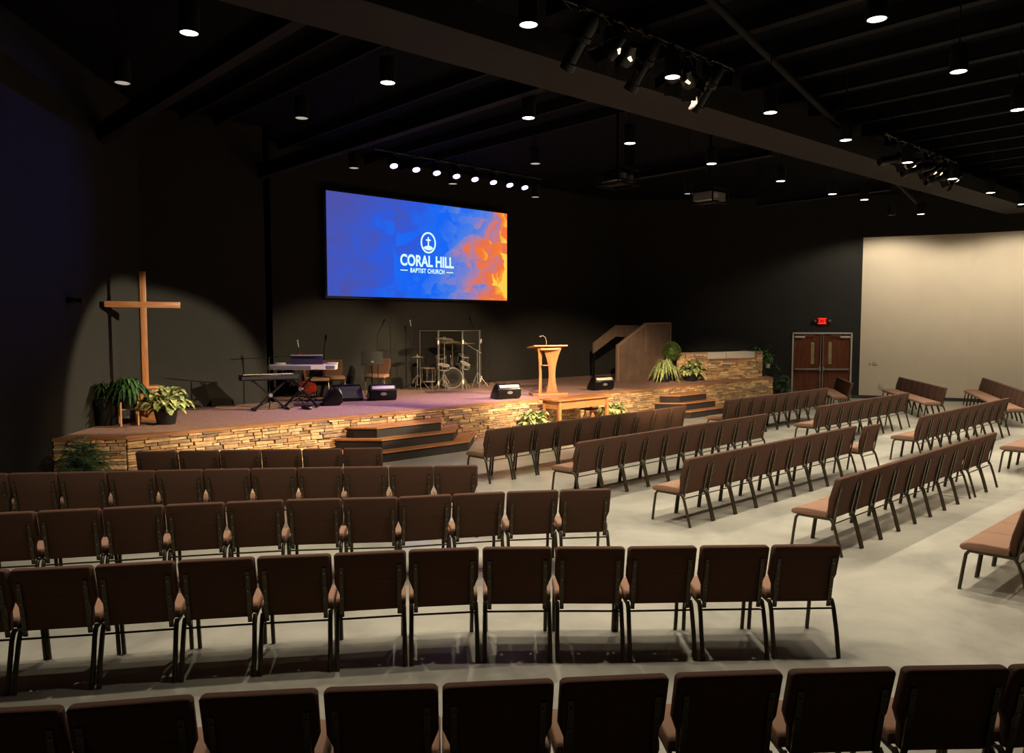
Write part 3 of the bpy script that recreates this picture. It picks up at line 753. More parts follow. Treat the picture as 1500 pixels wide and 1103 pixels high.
# projectors
def projector(x, y, z, label, m):
    o = thing('ceiling_projector', label, 'projector', (x, y, z))
    MB().box((0, 0, 0), (.5, .46, .17)).build('projector_body', m, o, bevel=.012)
    mb = MB()
    for sx in (-.28, .28):
        for sy in (-.26, .26): mb.b2((sx-.012, sy-.012, -.14), (sx+.012, sy+.012, .14))
    for zz in (-.14, .14):
        for s in (-1, 1):
            mb.b2((-.28, s*.26-.012, zz-.012), (.28, s*.26+.012, zz+.012)); mb.b2((s*.28-.012, -.26, zz-.012), (s*.28+.012, .26, zz+.012))
    mb.box((0, 0, .14), (.2, .52, .015)); mb.box((0, 0, -.12), (.2, .52, .012)); mb.build('mount_cage', M['steel_black'], o, smooth=False)
    MB().cyl((0, 0, .13), (0, 0, CZ-z), .025, n=10).build('drop_pole', M['black_metal'], o)
    MB().lathe([(.001, .06), (.05, .06), (.055, 0), (.001, 0)], (0, .23, 0), 16, Matrix.Rotation(-PI/2, 3, 'X')).build('lens', M['lens'], o)
    mb = MB()
    for k in range(6): mb.b2((-.2+.03*k, -.236, -.05), (-.19+.03*k, -.23, .05))
    mb.build('vent_slots', M['steel'], o, smooth=False)
projector(10.95, 9.1, 5.18, 'dark caged projector hanging on a pole, nearer the screen', M['black_plastic'])
projector(13.9, 9.1, 5.16, 'grey-cased caged projector hanging on a pole, right one', M['proj_grey'])

# ------------------------------------------------------------------ cross
cr = thing('wooden_cross', 'tall plain wooden cross standing on a box at stage left', 'cross', (4.58, 14.87, SH))
cr.rotation_euler = (0, 0, -.06)
MB().b2((-.055, -.05, .5), (.055, .05, 2.70)).build('upright', M['oak'], cr, bevel=.005)
MB().b2((-.64, -.052, 2.05), (.64, .048, 2.16)).build('crossbar', M['oak_h'], cr, bevel=.005)
mb = MB(); mb.b2((-.23, -.19, 0), (.23, .19, .58)); mb.b2((-.26, -.22, .58), (.26, .22, .63)); mb.build('base_box', M['oak_h'], cr, bevel=.006)
# small black wall-mounted camera on left wall
ld = V((.6227, .7825, 0))
p = V((2.2, 12.0, 3.42))
wc = V((3.25, 13.93, 0))
o = thing('wall_camera', 'small black camera bracketed to the dark wall left of the cross', 'camera', (wc.x, wc.y, 2.93))
MB().box((0, 0, 0), (.16, .1, .09)).build('camera_body', M['black_plastic'], o, bevel=.01)
MB().cyl((.0, 0, 0), (-.1, .07, -.02), .02, n=8).build('bracket', M['black_metal'], o)
MB().cyl((.06, -.04, 0), (.11, -.07, -.01), .035, n=12).build('lens', M['lens'], o)
spot('blue_lamp', bar, (8.3, 12.4, 5.6), (2.4, 13.0, 4.3), 330., 52, 1., (.12, .16, 1.), .05)

# ------------------------------------------------------------------ plants
def strap_leaf(mb, base, az, length, up, width, droop, seg=6, fold=.25):
    d = V((math.cos(az), math.sin(az), 0)); side = V((-d.y, d.x, 0)); prev = None
    for i in range(seg+1):
        t = i/seg
        r = length*(t*.95); z = up*math.sin(min(1., t*1.15)*PI*.62) - droop*t*t
        c = V(base)+d*r+V((0, 0, z)); w = width*math.sin(max(.06, min(1., t*.96+.04))*PI)**.7
        cur = [mb.bm.verts.new(c-side*w/2+V((0, 0, w*fold))), mb.bm.verts.new(c), mb.bm.verts.new(c+side*w/2+V((0, 0, w*fold)))]
        if prev:
            mb.bm.faces.new((prev[0], prev[1], cur[1], cur[0])); mb.bm.faces.new((prev[1], prev[2], cur[2], cur[1]))
        prev = cur
def frond(mb, base, az, length, up, droop, rnd, n=14, lw=.018, ll=.09):
    d = V((math.cos(az), math.sin(az), 0)); side = V((-d.y, d.x, 0)); pts = []
    for i in range(n+1):
        t = i/n; pts.append(V(base)+d*length*t+V((0, 0, up*math.sin(min(1, t*1.1)*PI*.6)-droop*t*t)))
    for i in range(1, n):
        t = i/n; L = ll*math.sin((.15+.8*t)*PI)**.6; tang = (pts[i+1]-pts[i-1]).normalized()
        for s in (-1, 1):
            tip = pts[i]+side*s*L+tang*L*.35+V((0, 0, -L*.25))
            a = mb.bm.verts.new(pts[i]-tang*lw*.5); b = mb.bm.verts.new((pts[i]+tip)/2+tang*lw*.6); c = mb.bm.verts.new(tip); e_ = mb.bm.verts.new((pts[i]+tip)/2-tang*lw*.6)
            mb.bm.faces.new((a, b, c, e_))
    mb.tube(pts[::2], .003, 4)
def pot(par_, r, h, m, z=0):
    MB().lathe([(.001, 0), (r*.72, 0), (r*.95, h*.85), (r*1.02, h*.86), (r*1.02, h), (r*.92, h), (r*.9, h*.9), (.001, h*.9)], (0, 0, z), 20).build('pot', m, par_)
    MB().lathe([(.001, h*.88), (r*.9, h*.88), (r*.9, h*.92), (.001, h*.92)], (0, 0, z), 16).build('soil', M['soil'], par_)
def plant(name, label, loc, kind, R, Hh, m, n, seed, potr=.16, poth=.26, potm=None, width=.05, stand=0., noPot=False):
    rnd = random.Random(seed); o = thing(name, label, 'plant', loc)
    if not noPot: pot(o, potr, poth, potm or M['pot_black'], stand)
    z0 = stand+(poth*.9 if not noPot else 0); mb = MB()
    for k in range(n):
        az = k*2.39996+rnd.uniform(-.3, .3); u = rnd.random(); L = R*(.35+.65*u)*rnd.uniform(.85, 1.1)
        up = Hh*(1.15-.75*u)*rnd.uniform(.8, 1.1)
        b = (rnd.uniform(-.03, .03), rnd.uniform(-.03, .03), z0)
        if kind == 'strap': strap_leaf(mb, b, az, L, Hh*(.95+.55*(1-u)), width*rnd.uniform(.8, 1.2), Hh*(.75+.85*u), 8)
        elif kind == 'fern': frond(mb, b, az, L, up, Hh*.6*u, rnd)
        elif kind == 'broad':
            el = math.asin(rnd.uniform(.02, 1)); q = rnd.uniform(.35, .72)
            c = V((math.cos(az)*math.cos(el)*R*q, math.sin(az)*math.cos(el)*R*q, z0+Hh*.9*math.sin(el)*q+.03))
            strap_leaf(mb, c, az+rnd.uniform(-.7, .7), R*.46, .10*math.sin(el)+.02, width*2.4, .10*math.cos(el)+.03, 6, .2)
            mb.tube([b, V(b).lerp(c, .6)+V((0, 0, .02)), c], .004, 4)
    mb.build('foliage', m, o, smooth=True, angle=180)
    return o
pA = plant('leafy_plant', 'green arching leafy plant on a pale wooden stand beside the cross', (4.12, 14.30, SH), 'strap', .52, .26, M['leaf'], 110, 11, .17, .24, width=.06, stand=.30)
mb = MB()
for k in range(4):
    a = k*PI/2+.6; mb.b2((.19*math.cos(a)-.014, .19*math.sin(a)-.014, 0), (.19*math.cos(a)+.014, .19*math.sin(a)+.014, .42))
mb.box((0, 0, .285), (.40, .03, .02), rotm(math.degrees(.6), 'Z')); mb.box((0, 0, .285), (.03, .40, .02), rotm(math.degrees(.6), 'Z'))
mb.build('plant_stand', M['stand_wood'], pA, smooth=False)
plant('variegated_plant', 'cream-edged broad leaf plant in black pot right of the cross', (4.66, 14.05, SH), 'broad', .50, .46, M['leaf_var'], 80, 12, .21, .28, width=.055)
plant('dark_floor_plant', 'shadowed dark plant in black pot left of the leafy stand plant', (3.86, 14.62, SH), 'strap', .36, .3, M['leaf'], 40, 15, .24, .46, width=.05)
plant('boston_fern', 'bushy green fern on the floor at the left stage corner', (3.0, 12.72, 0), 'fern', .62, .52, M['leaf_fern'], 70, 13, .2, .3)
plant('variegated_plant', 'cream and green plant on the floor left of the wooden table', (12.1, 12.4, 0), 'broad', .42, .38, M['leaf_var'], 90, 21, .2, .28, width=.05)
plant('variegated_plant', 'cream and green plant on the floor at the right of the table', (14.85, 12.4, 0), 'broad', .40, .36, M['leaf_var'], 80, 22, .2, .28, width=.05)
plant('spider_plant', 'pale striped spider plant on the stage before the brown panel', (19.3, 14.1, SH), 'strap', .66, .40, M['leaf_var2'], 110, 31, .2, .26, width=.05)
plant('variegated_plant', 'cream-edged leafy plant in black pot beside the stone tub surround', (20.12, 13.72, SH), 'broad', .46, .52, M['leaf_var'], 60, 32, .2, .24, width=.06)
plant('tall_corner_plant', 'tall dark green broad leaf plant behind the right end of the tub surround', (23.8, 13.45, SH), 'broad', .60, 1.15, M['leaf'], 44, 41, .17, .24, width=.075)
plant('spider_plant', 'drooping green plant in a pale pot at the right stage corner', (23.62, 13.1, SH), 'strap', .34, .28, M['leaf'], 40, 42, .09, .14, M['pot_white'], width=.04, stand=.30)
plant('boston_fern', 'dark green fern on the floor between stage end and double door', (24.45, 13.0, 0), 'fern', .55, .48, M['leaf_fern'], 60, 43, .2, .3)
# clipped ball topiary
o = thing('ball_topiary', 'clipped round green topiary ball beside the stone tub surround', 'plant', (19.95, 14.33, SH))
pot(o, .17, .26, M['pot_black'])
MB().cyl((0, 0, .2), (0, 0, .75), .018, n=8).build('trunk', M['soil'], o)
rnd = random.Random(3); mb = MB()
for k in range(900):
    v = V((rnd.gauss(0, 1), rnd.gauss(0, 1), rnd.gauss(0, 1))).normalized(); r = .27*rnd.uniform(.78, 1.04); c = V((0, 0, .92))+v*r
    t1 = v.cross(V((rnd.random(), rnd.random(), rnd.random()))).normalized(); t2 = (v+t1*.5).normalized()
    mb.bm.faces.new([mb.bm.verts.new(c+q) for q in (t1*.018, t2*.05, -t1*.018, -t2*.02)])
mb.ball((0, 0, .92), .2, 14); mb.build('foliage', M['topiary'], o, smooth=False)

# ------------------------------------------------------------------ baptistry
bp = thing('baptistry_surround', 'stone-faced tub surround with white acrylic window on right stage end', 'baptistry', (22, 13.6, SH))
TOPZ = 1.66
P0, P1, P2, P3 = (20.35, 14.42), (20.85, 13.62), (23.25, 13.12), (24.0, 14.2)
def relb(o): o.parent = bp; o.location = -bp.location; return o
mb = MB()
body = [(20.9, 13.75), (23.15, 13.28), (23.75, 14.15), (22.2, 15.6), (20.5, 14.6)]
mb.prism(body, (SH+.002, TOPZ-.28), f3); relb(mb.build('surround_core', M['riser'], smooth=False))
ledgestone([(P0, P1)], SH, TOPZ-.05, 'stone_side', bp, 8)
u = (V(P2)-V(P1)).normalized(); L = (V(P2)-V(P1)).length; pt = lambda s: tuple(V(P1)+u*s)
ledgestone([(P1, P2)], SH, TOPZ-.20, 'stone_front', bp, 9)
ledgestone([(P2, P3)], SH, TOPZ-.05, 'stone_end', bp, 10)
ledgestone([(pt(L-.28), P2)], TOPZ-.20, TOPZ-.05, 'stone_post', bp, 11)
def cap(segs, z0, z1, w, out):
    mb = MB()
    for p, q in segs:
        p, q = V((*p, 0)), V((*q, 0)); d = (q-p).normalized(); n = V((d.y, -d.x, 0))
        mb.prism([tuple((p+n*out).xy), tuple((q+n*out).xy), tuple((q-n*w).xy), tuple((p-n*w).xy)], (z0, z1), f3)
    return mb
for sg in ((P0, P1), (P2, P3), (pt(L-.28), P2)): relb(cap([sg], TOPZ-.05, TOPZ, .15, .05).build('stone_coping', M['ramp_trim'], smooth=False))
relb(cap([(P1, pt(L-.28))], TOPZ-.225, TOPZ-.195, .1, .05).build('sill', M['nosing'], smooth=False))
relb(cap([(P1, pt(L-.28))], TOPZ-.195, TOPZ+.0, .04, -.04).build('acrylic_panel', M['tub'], smooth=False))
a_, b_ = V(P1)+V((.05, .35)), V(P2)+V((0, .35))
relb(cap([(tuple(a_), tuple(b_))], TOPZ-.30, TOPZ-.01, .35, 0).build('tub_rim', M['tub'], smooth=False))
relb(cap([(pt(.85), pt(.86))], TOPZ-.195, TOPZ+.001, .05, -.036).build('panel_joint', M['black_metal'], smooth=False))

# stair screen: tall brown panel with sloping top, and its rear handrail
rp = thing('stair_screen_panel', 'tall brown plywood panel with sloping top beside the tub surround', 'panel', (18.35, 15.15, SH), math.radians(-18))
ol = [(0, 0), (1.93, 0), (1.93, 1.79), (1.0, 1.77), (0, 1.10)]
MB().prism(ol, (0, .09), lambda u, v, w: (u, w, v)).build('panel_face', M['ramp'], rp, smooth=False)
def bars(ptsl, w, t, y0, nm, par):
    mb = MB()
    for (u0, v0), (u1, v1) in zip(ptsl, ptsl[1:]):
        d = V((u1-u0, 0, v1-v0)); R = Matrix.Rotation(math.atan2(-d.z, d.x), 3, 'Y')
        mb.box(((u0+u1)/2, y0, (v0+v1)/2), (d.length+.03, t, w), R)
    return mb.build(nm, M['ramp_trim'], par, smooth=False)
bars([(0, 0), (0, 1.10), (1.0, 1.77), (1.93, 1.79), (1.93, 0)], .045, .12, .045, 'edge_trim', rp)
bars([(1.0, 1.72), (1.0, .9)], .02, .012, -.004, 'panel_batten', rp)
bars([(-.0, 1.9)], .1, .1, 0, 'x', rp) if False else None
rr = thing('rear_stair_rail', 'dim brown sloping stair rail panel behind the tall plywood panel', 'rail', (18.85, 16.6, SH), math.radians(-18))
rr_ol = [(0, .80), (.0, 1.15), (.85, 1.72), (1.75, 1.72), (1.75, 1.3), (.85, 1.35)]
MB().prism(rr_ol, (0, .06), lambda u, v, w: (u, w, v)).build('rail_face', M['ramp'], rr, smooth=False)
mb = MB(); mb.b2((1.55, 0, 0), (1.65, .06, 1.3)); mb.b2((.02, .0, 0), (.07, .06, .82)); mb.build('post', M['black_metal'], rr, smooth=False)

# ------------------------------------------------------------------ pulpit and table
pu = thing('pulpit', 'wooden pulpit with hourglass panels and slanted top', 'pulpit', (13.55, 13.42, SH), math.radians(-20))
def hour(w0, w1, w2_, h, n=14):
    Lp, Rp = [], []
    for i in range(n+1):
        t = i/n
        # waist at t=.42
        if t < .42: w = w1+(w0-w1)*((.42-t)/.42)**1.9
        else: w = w1+(w2_-w1)*((t-.42)/.58)**1.9
        Lp.append((-w/2, t*h)); Rp.append((w/2, t*h))
    return Rp+Lp[::-1]
for s, ang, ox in ((1, -24, .08), (-1, 52, -.20)):
    R = rotm(ang, 'Z'); c = V((ox, -.08 if s > 0 else .0, .06))
    nm = 'front_panel' if s > 0 else 'side_panel'
    MB().prism(hour(.30, .16, .46, 1.10), (-.018, .018), lambda u, v, w: tuple(R @ V((u, w, 0))+c+V((0, 0, v)))).build(nm, M['oak'], pu, bevel=.004)
R = rotm(-12, 'X')
MB().box((-.03, -.03, 1.20), (.90, .46, .035), rotm(-7, 'X')).build('desk_top', M['oak_h'], pu, bevel=.006)
MB().box((-.03, -.03+.0, 1.13), (.5, .34, .05), rotm(-5, 'X')).build('desk_support', M['oak_h'], pu, bevel=.004)
MB().box((-.07, .02, .74), (.20, .24, .02)).build('shelf', M['oak_h'], pu, smooth=False)
MB().prism([(-.48, -.16), (-.38, -.30), (.42, -.30), (.48, -.16), (.40, .26), (-.40, .26)], (0, .06), f3).build('base', M['oak_h'], pu, bevel=.005)
MB().tube([(.0, .10, 1.20), (0, .08, 1.32), (-.04, .05, 1.42), (-.13, .0, 1.47), (-.2, -.04, 1.46)], .007, 8).build('gooseneck_microphone', M['chrome'], pu)
MB().tube([(-.2, -.04, 1.46), (-.26, -.07, 1.45)], [.015, .017], 10).build('microphone_head', M['steel'], pu)
# arm-like mic boom behind the pulpit
def mic_stand(label, x, y, h, boom, rz, z=SH, name='microphone_stand', lean=.0):
    o = thing(name, label, 'microphone stand', (x, y, z), rz)
    mb = MB()
    for k in range(3):
        a = k*2*PI/3+.4; mb.cyl((0, 0, .14), (.30*math.cos(a), .30*math.sin(a), .012), .009, n=8)
    mb.build('tripod_base', M['black_metal'], o)
    MB().cyl((0, 0, .08), (lean, 0, h), .011, n=10).build('pole', M['black_metal'], o)
    if boom:
        (bx, bz, tx, tz) = boom
        MB().cyl((lean+bx, 0, h+bz), (lean+tx, 0, h+tz), .008, n=8).build('boom_arm', M['black_metal'], o)
        d = V((tx-bx, 0, tz-bz)).normalized()
        e_ = V((lean+tx, 0, h+tz)); MB().tube([e_, e_+d*.10, e_+d*.14, e_+d*.19], [.012, .014, .026, .022], 10).build('microphone', M['black_plastic'], o)
    else:
        MB().tube([(lean, 0, h), (lean-.02, 0, h+.1), (lean-.03, 0, h+.16)], [.012, .015, .026], 10).build('microphone', M['steel'], o)
    return o
ta = thing('communion_table', 'honey oak communion table standing on the floor before the stage', 'table', (13.42, 12.34, 0))
TT = .83
MB().box((0, 0, TT-.015), (1.84, .62, .03)).build('table_top', M['oak_h'], ta, bevel=.005)
mb = MB(); mb.b2((-.82, -.25, TT-.22), (.82, -.228, TT-.03)); mb.b2((-.82, .228, TT-.22), (.82, .25, TT-.03)); mb.b2((-.84, -.25, TT-.22), (-.818, .25, TT-.03)); mb.b2((.818, -.25, TT-.22), (.84, .25, TT-.03))
mb.build('apron', M['oak_h'], ta, smooth=False)
for sx in (-1, 1):
    for sy in (-1, 1): MB().b2((sx*.82-.035, sy*.24-.035, 0), (sx*.82+.035, sy*.24+.035, TT-.03)).build('leg', M['oak'], ta, bevel=.004)
st = thing('folding_stool', 'small wooden stool partly hidden under the table right end', 'stool', (14.0, 12.45, 0))
mb = MB(); 
for s in (-1, 1): mb.cyl((-.16, s*.12, 0), (.02, s*.12, .48), .018, n=8); mb.cyl((.16, s*.12, 0), (-.02, s*.12, .48), .018, n=8)
mb.build('leg_frame', M['oak'], st); MB().box((0, 0, .50), (.34, .3, .03)).build('seat', M['riser'], st, bevel=.005)

# ------------------------------------------------------------------ monitors
def wedge(x, y, rz, label, w=.62, tilt=False):
    o = thing('stage_monitor', label, 'speaker', (x, y, SH), math.radians(rz), 'black wedge monitors on the stage')
    # profile (y,z): grille faces +y/up (towards performers), handle side faces -y
    pr = [(-.12, .0), (.16, .0), (.22, .06), (.02, .33), (-.05, .37), (-.12, .365), (-.20, .24), (-.20, .07)]
    MB().prism(pr, (-w/2, w/2), lambda u, v, k: (k, u, v)).build('cabinet', M['black_plastic'], o, bevel=.018, seg=3)
    nrm = V((0, .27, .20)).normalized()
    mb = MB(); mb.box(V((0, .128, .205)), (w-.08, .31, .012), Matrix.Rotation(math.atan2(-.27, .20), 3, 'X')); mb.build('grille', M['black_cloth'], o, smooth=False)
    MB().box((0, -.10, .37), (.17, .05, .012)).build('handle_recess', M['cable'], o, bevel=.006)
    MB().lathe([(.001, 0), (.045, 0), (.045, .01), (.001, .01)], (0, 0, 0), 18, Matrix.Rotation(PI/2, 3, 'X')).build('badge', M['steel'], o).location = (0, -.197, .16)
    [k for k in kids(o) if k.name.startswith('badge')][-1].scale = (1.6, 1, .8)
    MB().box((0, -.163, .305), (w*.84, .010, .075), rotm(-33, 'X')).build('bevel_highlight_strip', M['strip'], o, bevel=.004)  # bright reflection on the upper bevel, put in as a pale strip
    for s in (-1, 1): MB().b2((s*.2-.03, -.15, -.0), (s*.2+.03, -.05, .012)).build('rubber_foot', M['cable'], o, smooth=False)
    return o
wedge(12.15, 13.42, -12, 'black wedge monitor left of the pulpit near stage edge')
wedge(15.66, 13.52, -12, 'black wedge monitor right of the pulpit near the tall panel')
wedge(9.82, 15.12, -20, 'black wedge monitor with purple-lit top below the music stand')
o = wedge(8.48, 15.0, 62, 'black wedge monitor turned side-on beside the keyboard stand')
wedge(9.15, 15.5, 165, 'black wedge monitor showing its grille behind the side-on monitor')

# ------------------------------------------------------------------ music stand, mic stands
ms = thing('music_stand', 'black music stand before the brown chair on stage', 'music stand', (10.0, 15.8, SH), math.radians(-25))
MB().cyl((0, 0, .05), (0, 0, .86), .014, n=10).build('pole', M['black_metal'], ms)
mb = MB()
for k in range(3):
    a = k*2*PI/3; mb.cyl((0, 0, .18), (.26*math.cos(a), .26*math.sin(a), .01), .009, n=8)
mb.build('tripod_base', M['black_metal'], ms)
mb = MB(); mb.box((0, 0, .94), (.52, .012, .34), rotm(-22, 'X')); mb.box((0, .06, .79), (.52, .06, .01), rotm(-22, 'X')); mb.build('desk', M['canister'], ms, smooth=False)
MB().box((0, -.04, .86), (.07, .05, .04)).build('clamp', M['steel'], ms)
mic_stand('black straight microphone stand behind the music stand', 10.55, 16.4, 1.50, (-.0, 0, .10, .20), math.radians(-43), name='microphone_stand')
mic_stand('black boom microphone stand at the far left beside the dark keyboard', 7.15, 15.25, 1.05, (-.75, -.02, .55, .04), math.radians(-20))
mic_stand('short microphone stand standing between the two keyboards', 7.95, 15.5, 1.25, None, 0)
mic_stand('tall chrome boom microphone stand over the drum kit', 14.55, 16.75, 1.1, (.25, -.5, -.42, .85), math.radians(-43), name='drum_microphone_stand')
mic_stand('thin dark microphone stand left of the acrylic drum shield', 12.05, 17.1, 1.7, None, 0)

# ------------------------------------------------------------------ keyboards
def keyboard(label, x, y, rz, L, m, zt, keyside=-1, desk=False):
    o = thing('stage_keyboard', label, 'keyboard', (x, y, SH+zt), math.radians(rz))
    MB().box((0, 0, 0), (L, .32, .11)).build('keyboard_body', m, o, bevel=.012)
    mb = MB(); nk = 52
    for k in range(nk):
        w = (L-.16)/nk; mb.b2((-L/2+.08+k*w+.001, .03, .055), (-L/2+.08+(k+1)*w-.001, .15, .064))
    mb.build('white_keys', M['keys'], o, smooth=False)
    mb = MB()
    for k in range(nk):
        if k % 7 in (0, 1, 3, 4, 5):
            w = (L-.16)/nk; mb.b2((-L/2+.08+(k+1)*w-.005, .03, .062), (-L/2+.08+(k+1)*w+.005, .11, .075))
    mb.build('black_keys', M['cable'], o, smooth=False)
    MB().box((.0, -.163, 0), (L*.96, .006, .06)).build('rear_panel', M['grey_plastic'] if m is not M['black_plastic'] else M['cable'], o, smooth=False)
    if desk:
        MB().box((.1, -.10, .15), (.66, .012, .20), rotm(-12, 'X')).build('music_desk', M['purple_dark'], o, smooth=False)
        MB().box((.1, -.12, .252), (.66, .02, .014), rotm(-12, 'X')).build('desk_lip', M['silver_plastic'], o, smooth=False)
        for s in (-.45, .62): MB().box((s, -.05, .07), (.22, .14, .05)).build('end_cheek', M['silver_plastic'], o, bevel=.01)
        MB().box((.34, -.167, 0), (.30, .004, .085)).build('connector_panel', M['keys'], o, smooth=False)
    return o
def xstand(label, x, y, rz, W_, h):
    o = thing('keyboard_stand', label, 'keyboard stand', (x, y, SH), math.radians(rz), 'folding keyboard stands')
    for s in (-1, 1):
        for q in (-.03, .03):
            MB().box((0, q, h/2), (.035, .03, math.hypot(W_, h)-.02), Matrix.Rotation(s*math.atan2(W_, h), 3, 'Y')).build('brace', M['black_metal'], o, smooth=False)
        MB().box((s*W_/2, 0, .02), (.035, .44, .03)).build('foot_bar', M['black_metal'], o, smooth=False)
        MB().box((s*W_/2, 0, h-.005), (.035, .40, .03)).build('support_arm', M['black_metal'], o, smooth=False)
    MB().cyl((0, -.06, h/2), (0, .06, h/2), .04, n=12).build('pivot_knob', M['grey_plastic'], o)
    return o
xstand('black folding stand under the pale keyboard', 7.72, 14.98, -38, .70, .78)
keyboard('pale silver stage keyboard with raised dark music desk', 7.78, 14.98, -38, 1.40, M['silver_plastic'], .85, desk=True)
xstand('black folding stand under the dark keyboard at left', 7.02, 14.95, -15, .66, .60)
keyboard('dark keyboard on low stand at the left of the pale one', 7.0, 14.95, -15, 1.15, M['black_plastic'], .67)
o = thing('sustain_pedal', 'small black pedal on the carpet under the keyboards', 'pedal', (7.62, 14.55, SH))
MB().box((0, 0, .03), (.12, .26, .06)).build('pedal_body', M['black_plastic'], o, bevel=.01); MB().box((0, -.15, .035), (.06, .12, .012)).build('treadle', M['steel'], o, smooth=False)
tag(MB().tube([(7.3, 14.75, SH+.01), (7.7, 15.2, SH+.01), (8.1, 15.0, SH+.01), (8.25, 15.4, SH+.01), (8.7, 15.45, SH+.01), (8.9, 15.85, SH+.01), (9.4, 15.7, SH+.01)], .008, 6).build('stage_cable', M['cable']), 'black cable curling over the carpet near the keyboard stands', 'cable')

# guitar on stand
g = thing('electric_guitar', 'red electric guitar leaning behind the keyboard stand', 'guitar', (8.5, 16.1, SH+.09), math.radians(-35))
g.rotation_euler = (math.radians(-14), math.radians(-12), math.radians(-35))
out = []
for k in range(36):
    a = 2*PI*k/36; r = .17+.035*math.cos(2*a+.3)+.02*math.cos(3*a); out.append((r*math.cos(a)*.95, .20+r*1.18*math.sin(a)))
MB().prism(out, (-.022, .022), lambda u, v, w: (u, w, v)).build('guitar_body', M['guitar_red'], g, bevel=.008)
MB().b2((-.026, -.034, .38), (.026, -.018, .88)).build('neck', M['rosewood'], g, bevel=.004)
MB().prism([(-.03, .88), (.03, .88), (.055, 1.06), (-.015, 1.04)], (-.034, -.018), lambda u, v, w: (u, w, v)).build('headstock', M['guitar_red'], g, smooth=False)
mb = MB(); mb.b2((-.045, -.028, .20), (.045, -.022, .225)); mb.b2((-.045, -.028, .27), (.045, -.022, .295)); mb.b2((-.05, -.03, .12), (.05, -.022, .14)); mb.build('pickups', M['steel'], g, smooth=False)
gs = thing('guitar_stand', 'black folding stand holding the red guitar', 'guitar stand', (8.53, 16.14, SH), math.radians(-35))
mb = MB()
for s in (-1, 1): mb.cyl((s*.16, -.12, .01), (0, .1, .50), .009, n=8); mb.tube([(s*.10, -.02, .07), (s*.10, -.14, .07), (s*.10, -.15, .10)], .009, 6)
mb.cyl((0, .28, .01), (0, .1, .50), .009, n=8); mb.cyl((-.12, -.03, .07), (.12, -.03, .07), .008, n=8); mb.build('stand_frame', M['black_metal'], gs)
am = thing('guitar_amplifier', 'small black amplifier box standing behind the guitar', 'amplifier', (9.25, 16.75, SH), math.radians(-30))
MB().b2((-.2, -.12, 0), (.2, .12, .38)).build('cabinet', M['black_plastic'], am, bevel=.01); MB().b2((-.17, -.126, .03), (.17, -.12, .29)).build('grille', M['black_cloth'], am, smooth=False)

# stage chairs (facing the seating)
chair(9.75, 17.30, math.radians(158), 'brown padded chair on the stage behind the keyboards', 'chairs standing on the stage', SH)
chair(9.2, 17.14, math.radians(160), 'brown padded chair on stage partly hidden by keyboard music desk', 'chairs standing on the stage', SH)
chair(11.05, 17.0, math.radians(128), 'brown padded chair on the stage behind the music stand', 'chairs standing on the stage', SH)

# ------------------------------------------------------------------ drums
def ringed(mb, c, r, h, mtx=None, n=28):
    mb.lathe([(r*.97, 0), (r, 0), (r, h), (r*.97, h)], c, n, mtx)
def drum(name, label, cat, c, r, h, mtx, headm, par_=None, lugs=8, group=None):
    o = par_ if par_ else thing(name, label, cat, c, 0, group)
    cc = V((0, 0, 0)) if not par_ else V(c)-par_.location
    pre = 'shell' if not par_ else 'tom_shell'
    s = MB().lathe([(r*.96, 0), (r*.96, h)], cc, 28, mtx).build(pre, M['drum_black'], o)
    mb = MB(); mb.lathe([(r*.5, h+.001), (r*.99, h+.001), (r*.99, h+.004), (r*.5, h+.004)], cc, 28, mtx); mb.lathe([(.001, h+.001), (r*.6, h+.001), (r*.6, h+.004), (.001, h+.004)], cc, 28, mtx); mb.lathe([(.001, -.004), (r*.98, -.004), (r*.98, -.001), (.001, -.001)], cc, 28, mtx)
    mb.build('drum_head', headm, o if not par_ else s)
    mb = MB()
    for zz in (-.008, h-.014):
        n = 28; prof = [(r*.96, zz), (r*1.04, zz), (r*1.04, zz+.022), (r*.96, zz+.022)]
        rings = []
        for rr_, z_ in prof:
            rings.append([mb.bm.verts.new((mtx @ V((math.cos(2*PI*k/n)*rr_, math.sin(2*PI*k/n)*rr_, z_)))+cc) for k in range(n)])
        for a, b in zip(rings, rings[1:]+rings[:1]):
            for k in range(n): mb.bm.faces.new((a[k], a[(k+1) % n], b[(k+1) % n], b[k]))
    for k in range(lugs):
        a = 2*PI*k/lugs; p0 = mtx @ V((r*1.02*math.cos(a), r*1.02*math.sin(a), .0))+cc; p1 = mtx @ V((r*1.02*math.cos(a), r*1.02*math.sin(a), h))+cc
        mb.cyl(p0, p1, .004, n=6); mb.ball(p0.lerp(p1, .5), .014, 8)
    mb.build('hoops_and_lugs', M['chrome'], o if not par_ else s)
    return o
I3 = Matrix.Identity(3)
fx = V((-.60, -.80, 0)); fr = fx.to_track_quat('Z', 'Y').to_matrix()
bd = drum('bass_drum', 'black bass drum with two mounted toms inside the acrylic shield', 'drum', V((13.25, 16.85, SH+.29)), .27, .40, fr, M['drum_head_dark'])
drum('tom', '', '', V((12.92, 16.92, SH+.66)), .145, .22, rotm(18, 'X') @ rotm(-14, 'Y'), M['drum_head_dark'], bd, 6)
drum('tom', '', '', V((13.38, 16.62, SH+.66)), .16, .24, rotm(18, 'X') @ rotm(8, 'Y'), M['drum_head_dark'], bd, 6)
MB().cyl((-.05, -.05, .2), (-.08, -.03, .62), .014, n=8).build('tom_post', M['chrome'], bd)
def tripod(mb, h0=.32, r=.26, n=3, rot=.3, z=0):
    for k in range(n):
        a = k*2*PI/n+rot; mb.cyl((0, 0, h0), (r*math.cos(a), r*math.sin(a), .012), .011, n=8); mb.cyl((0, 0, .1), (r*.5*math.cos(a), r*.5*math.sin(a), .16), .006, n=6)
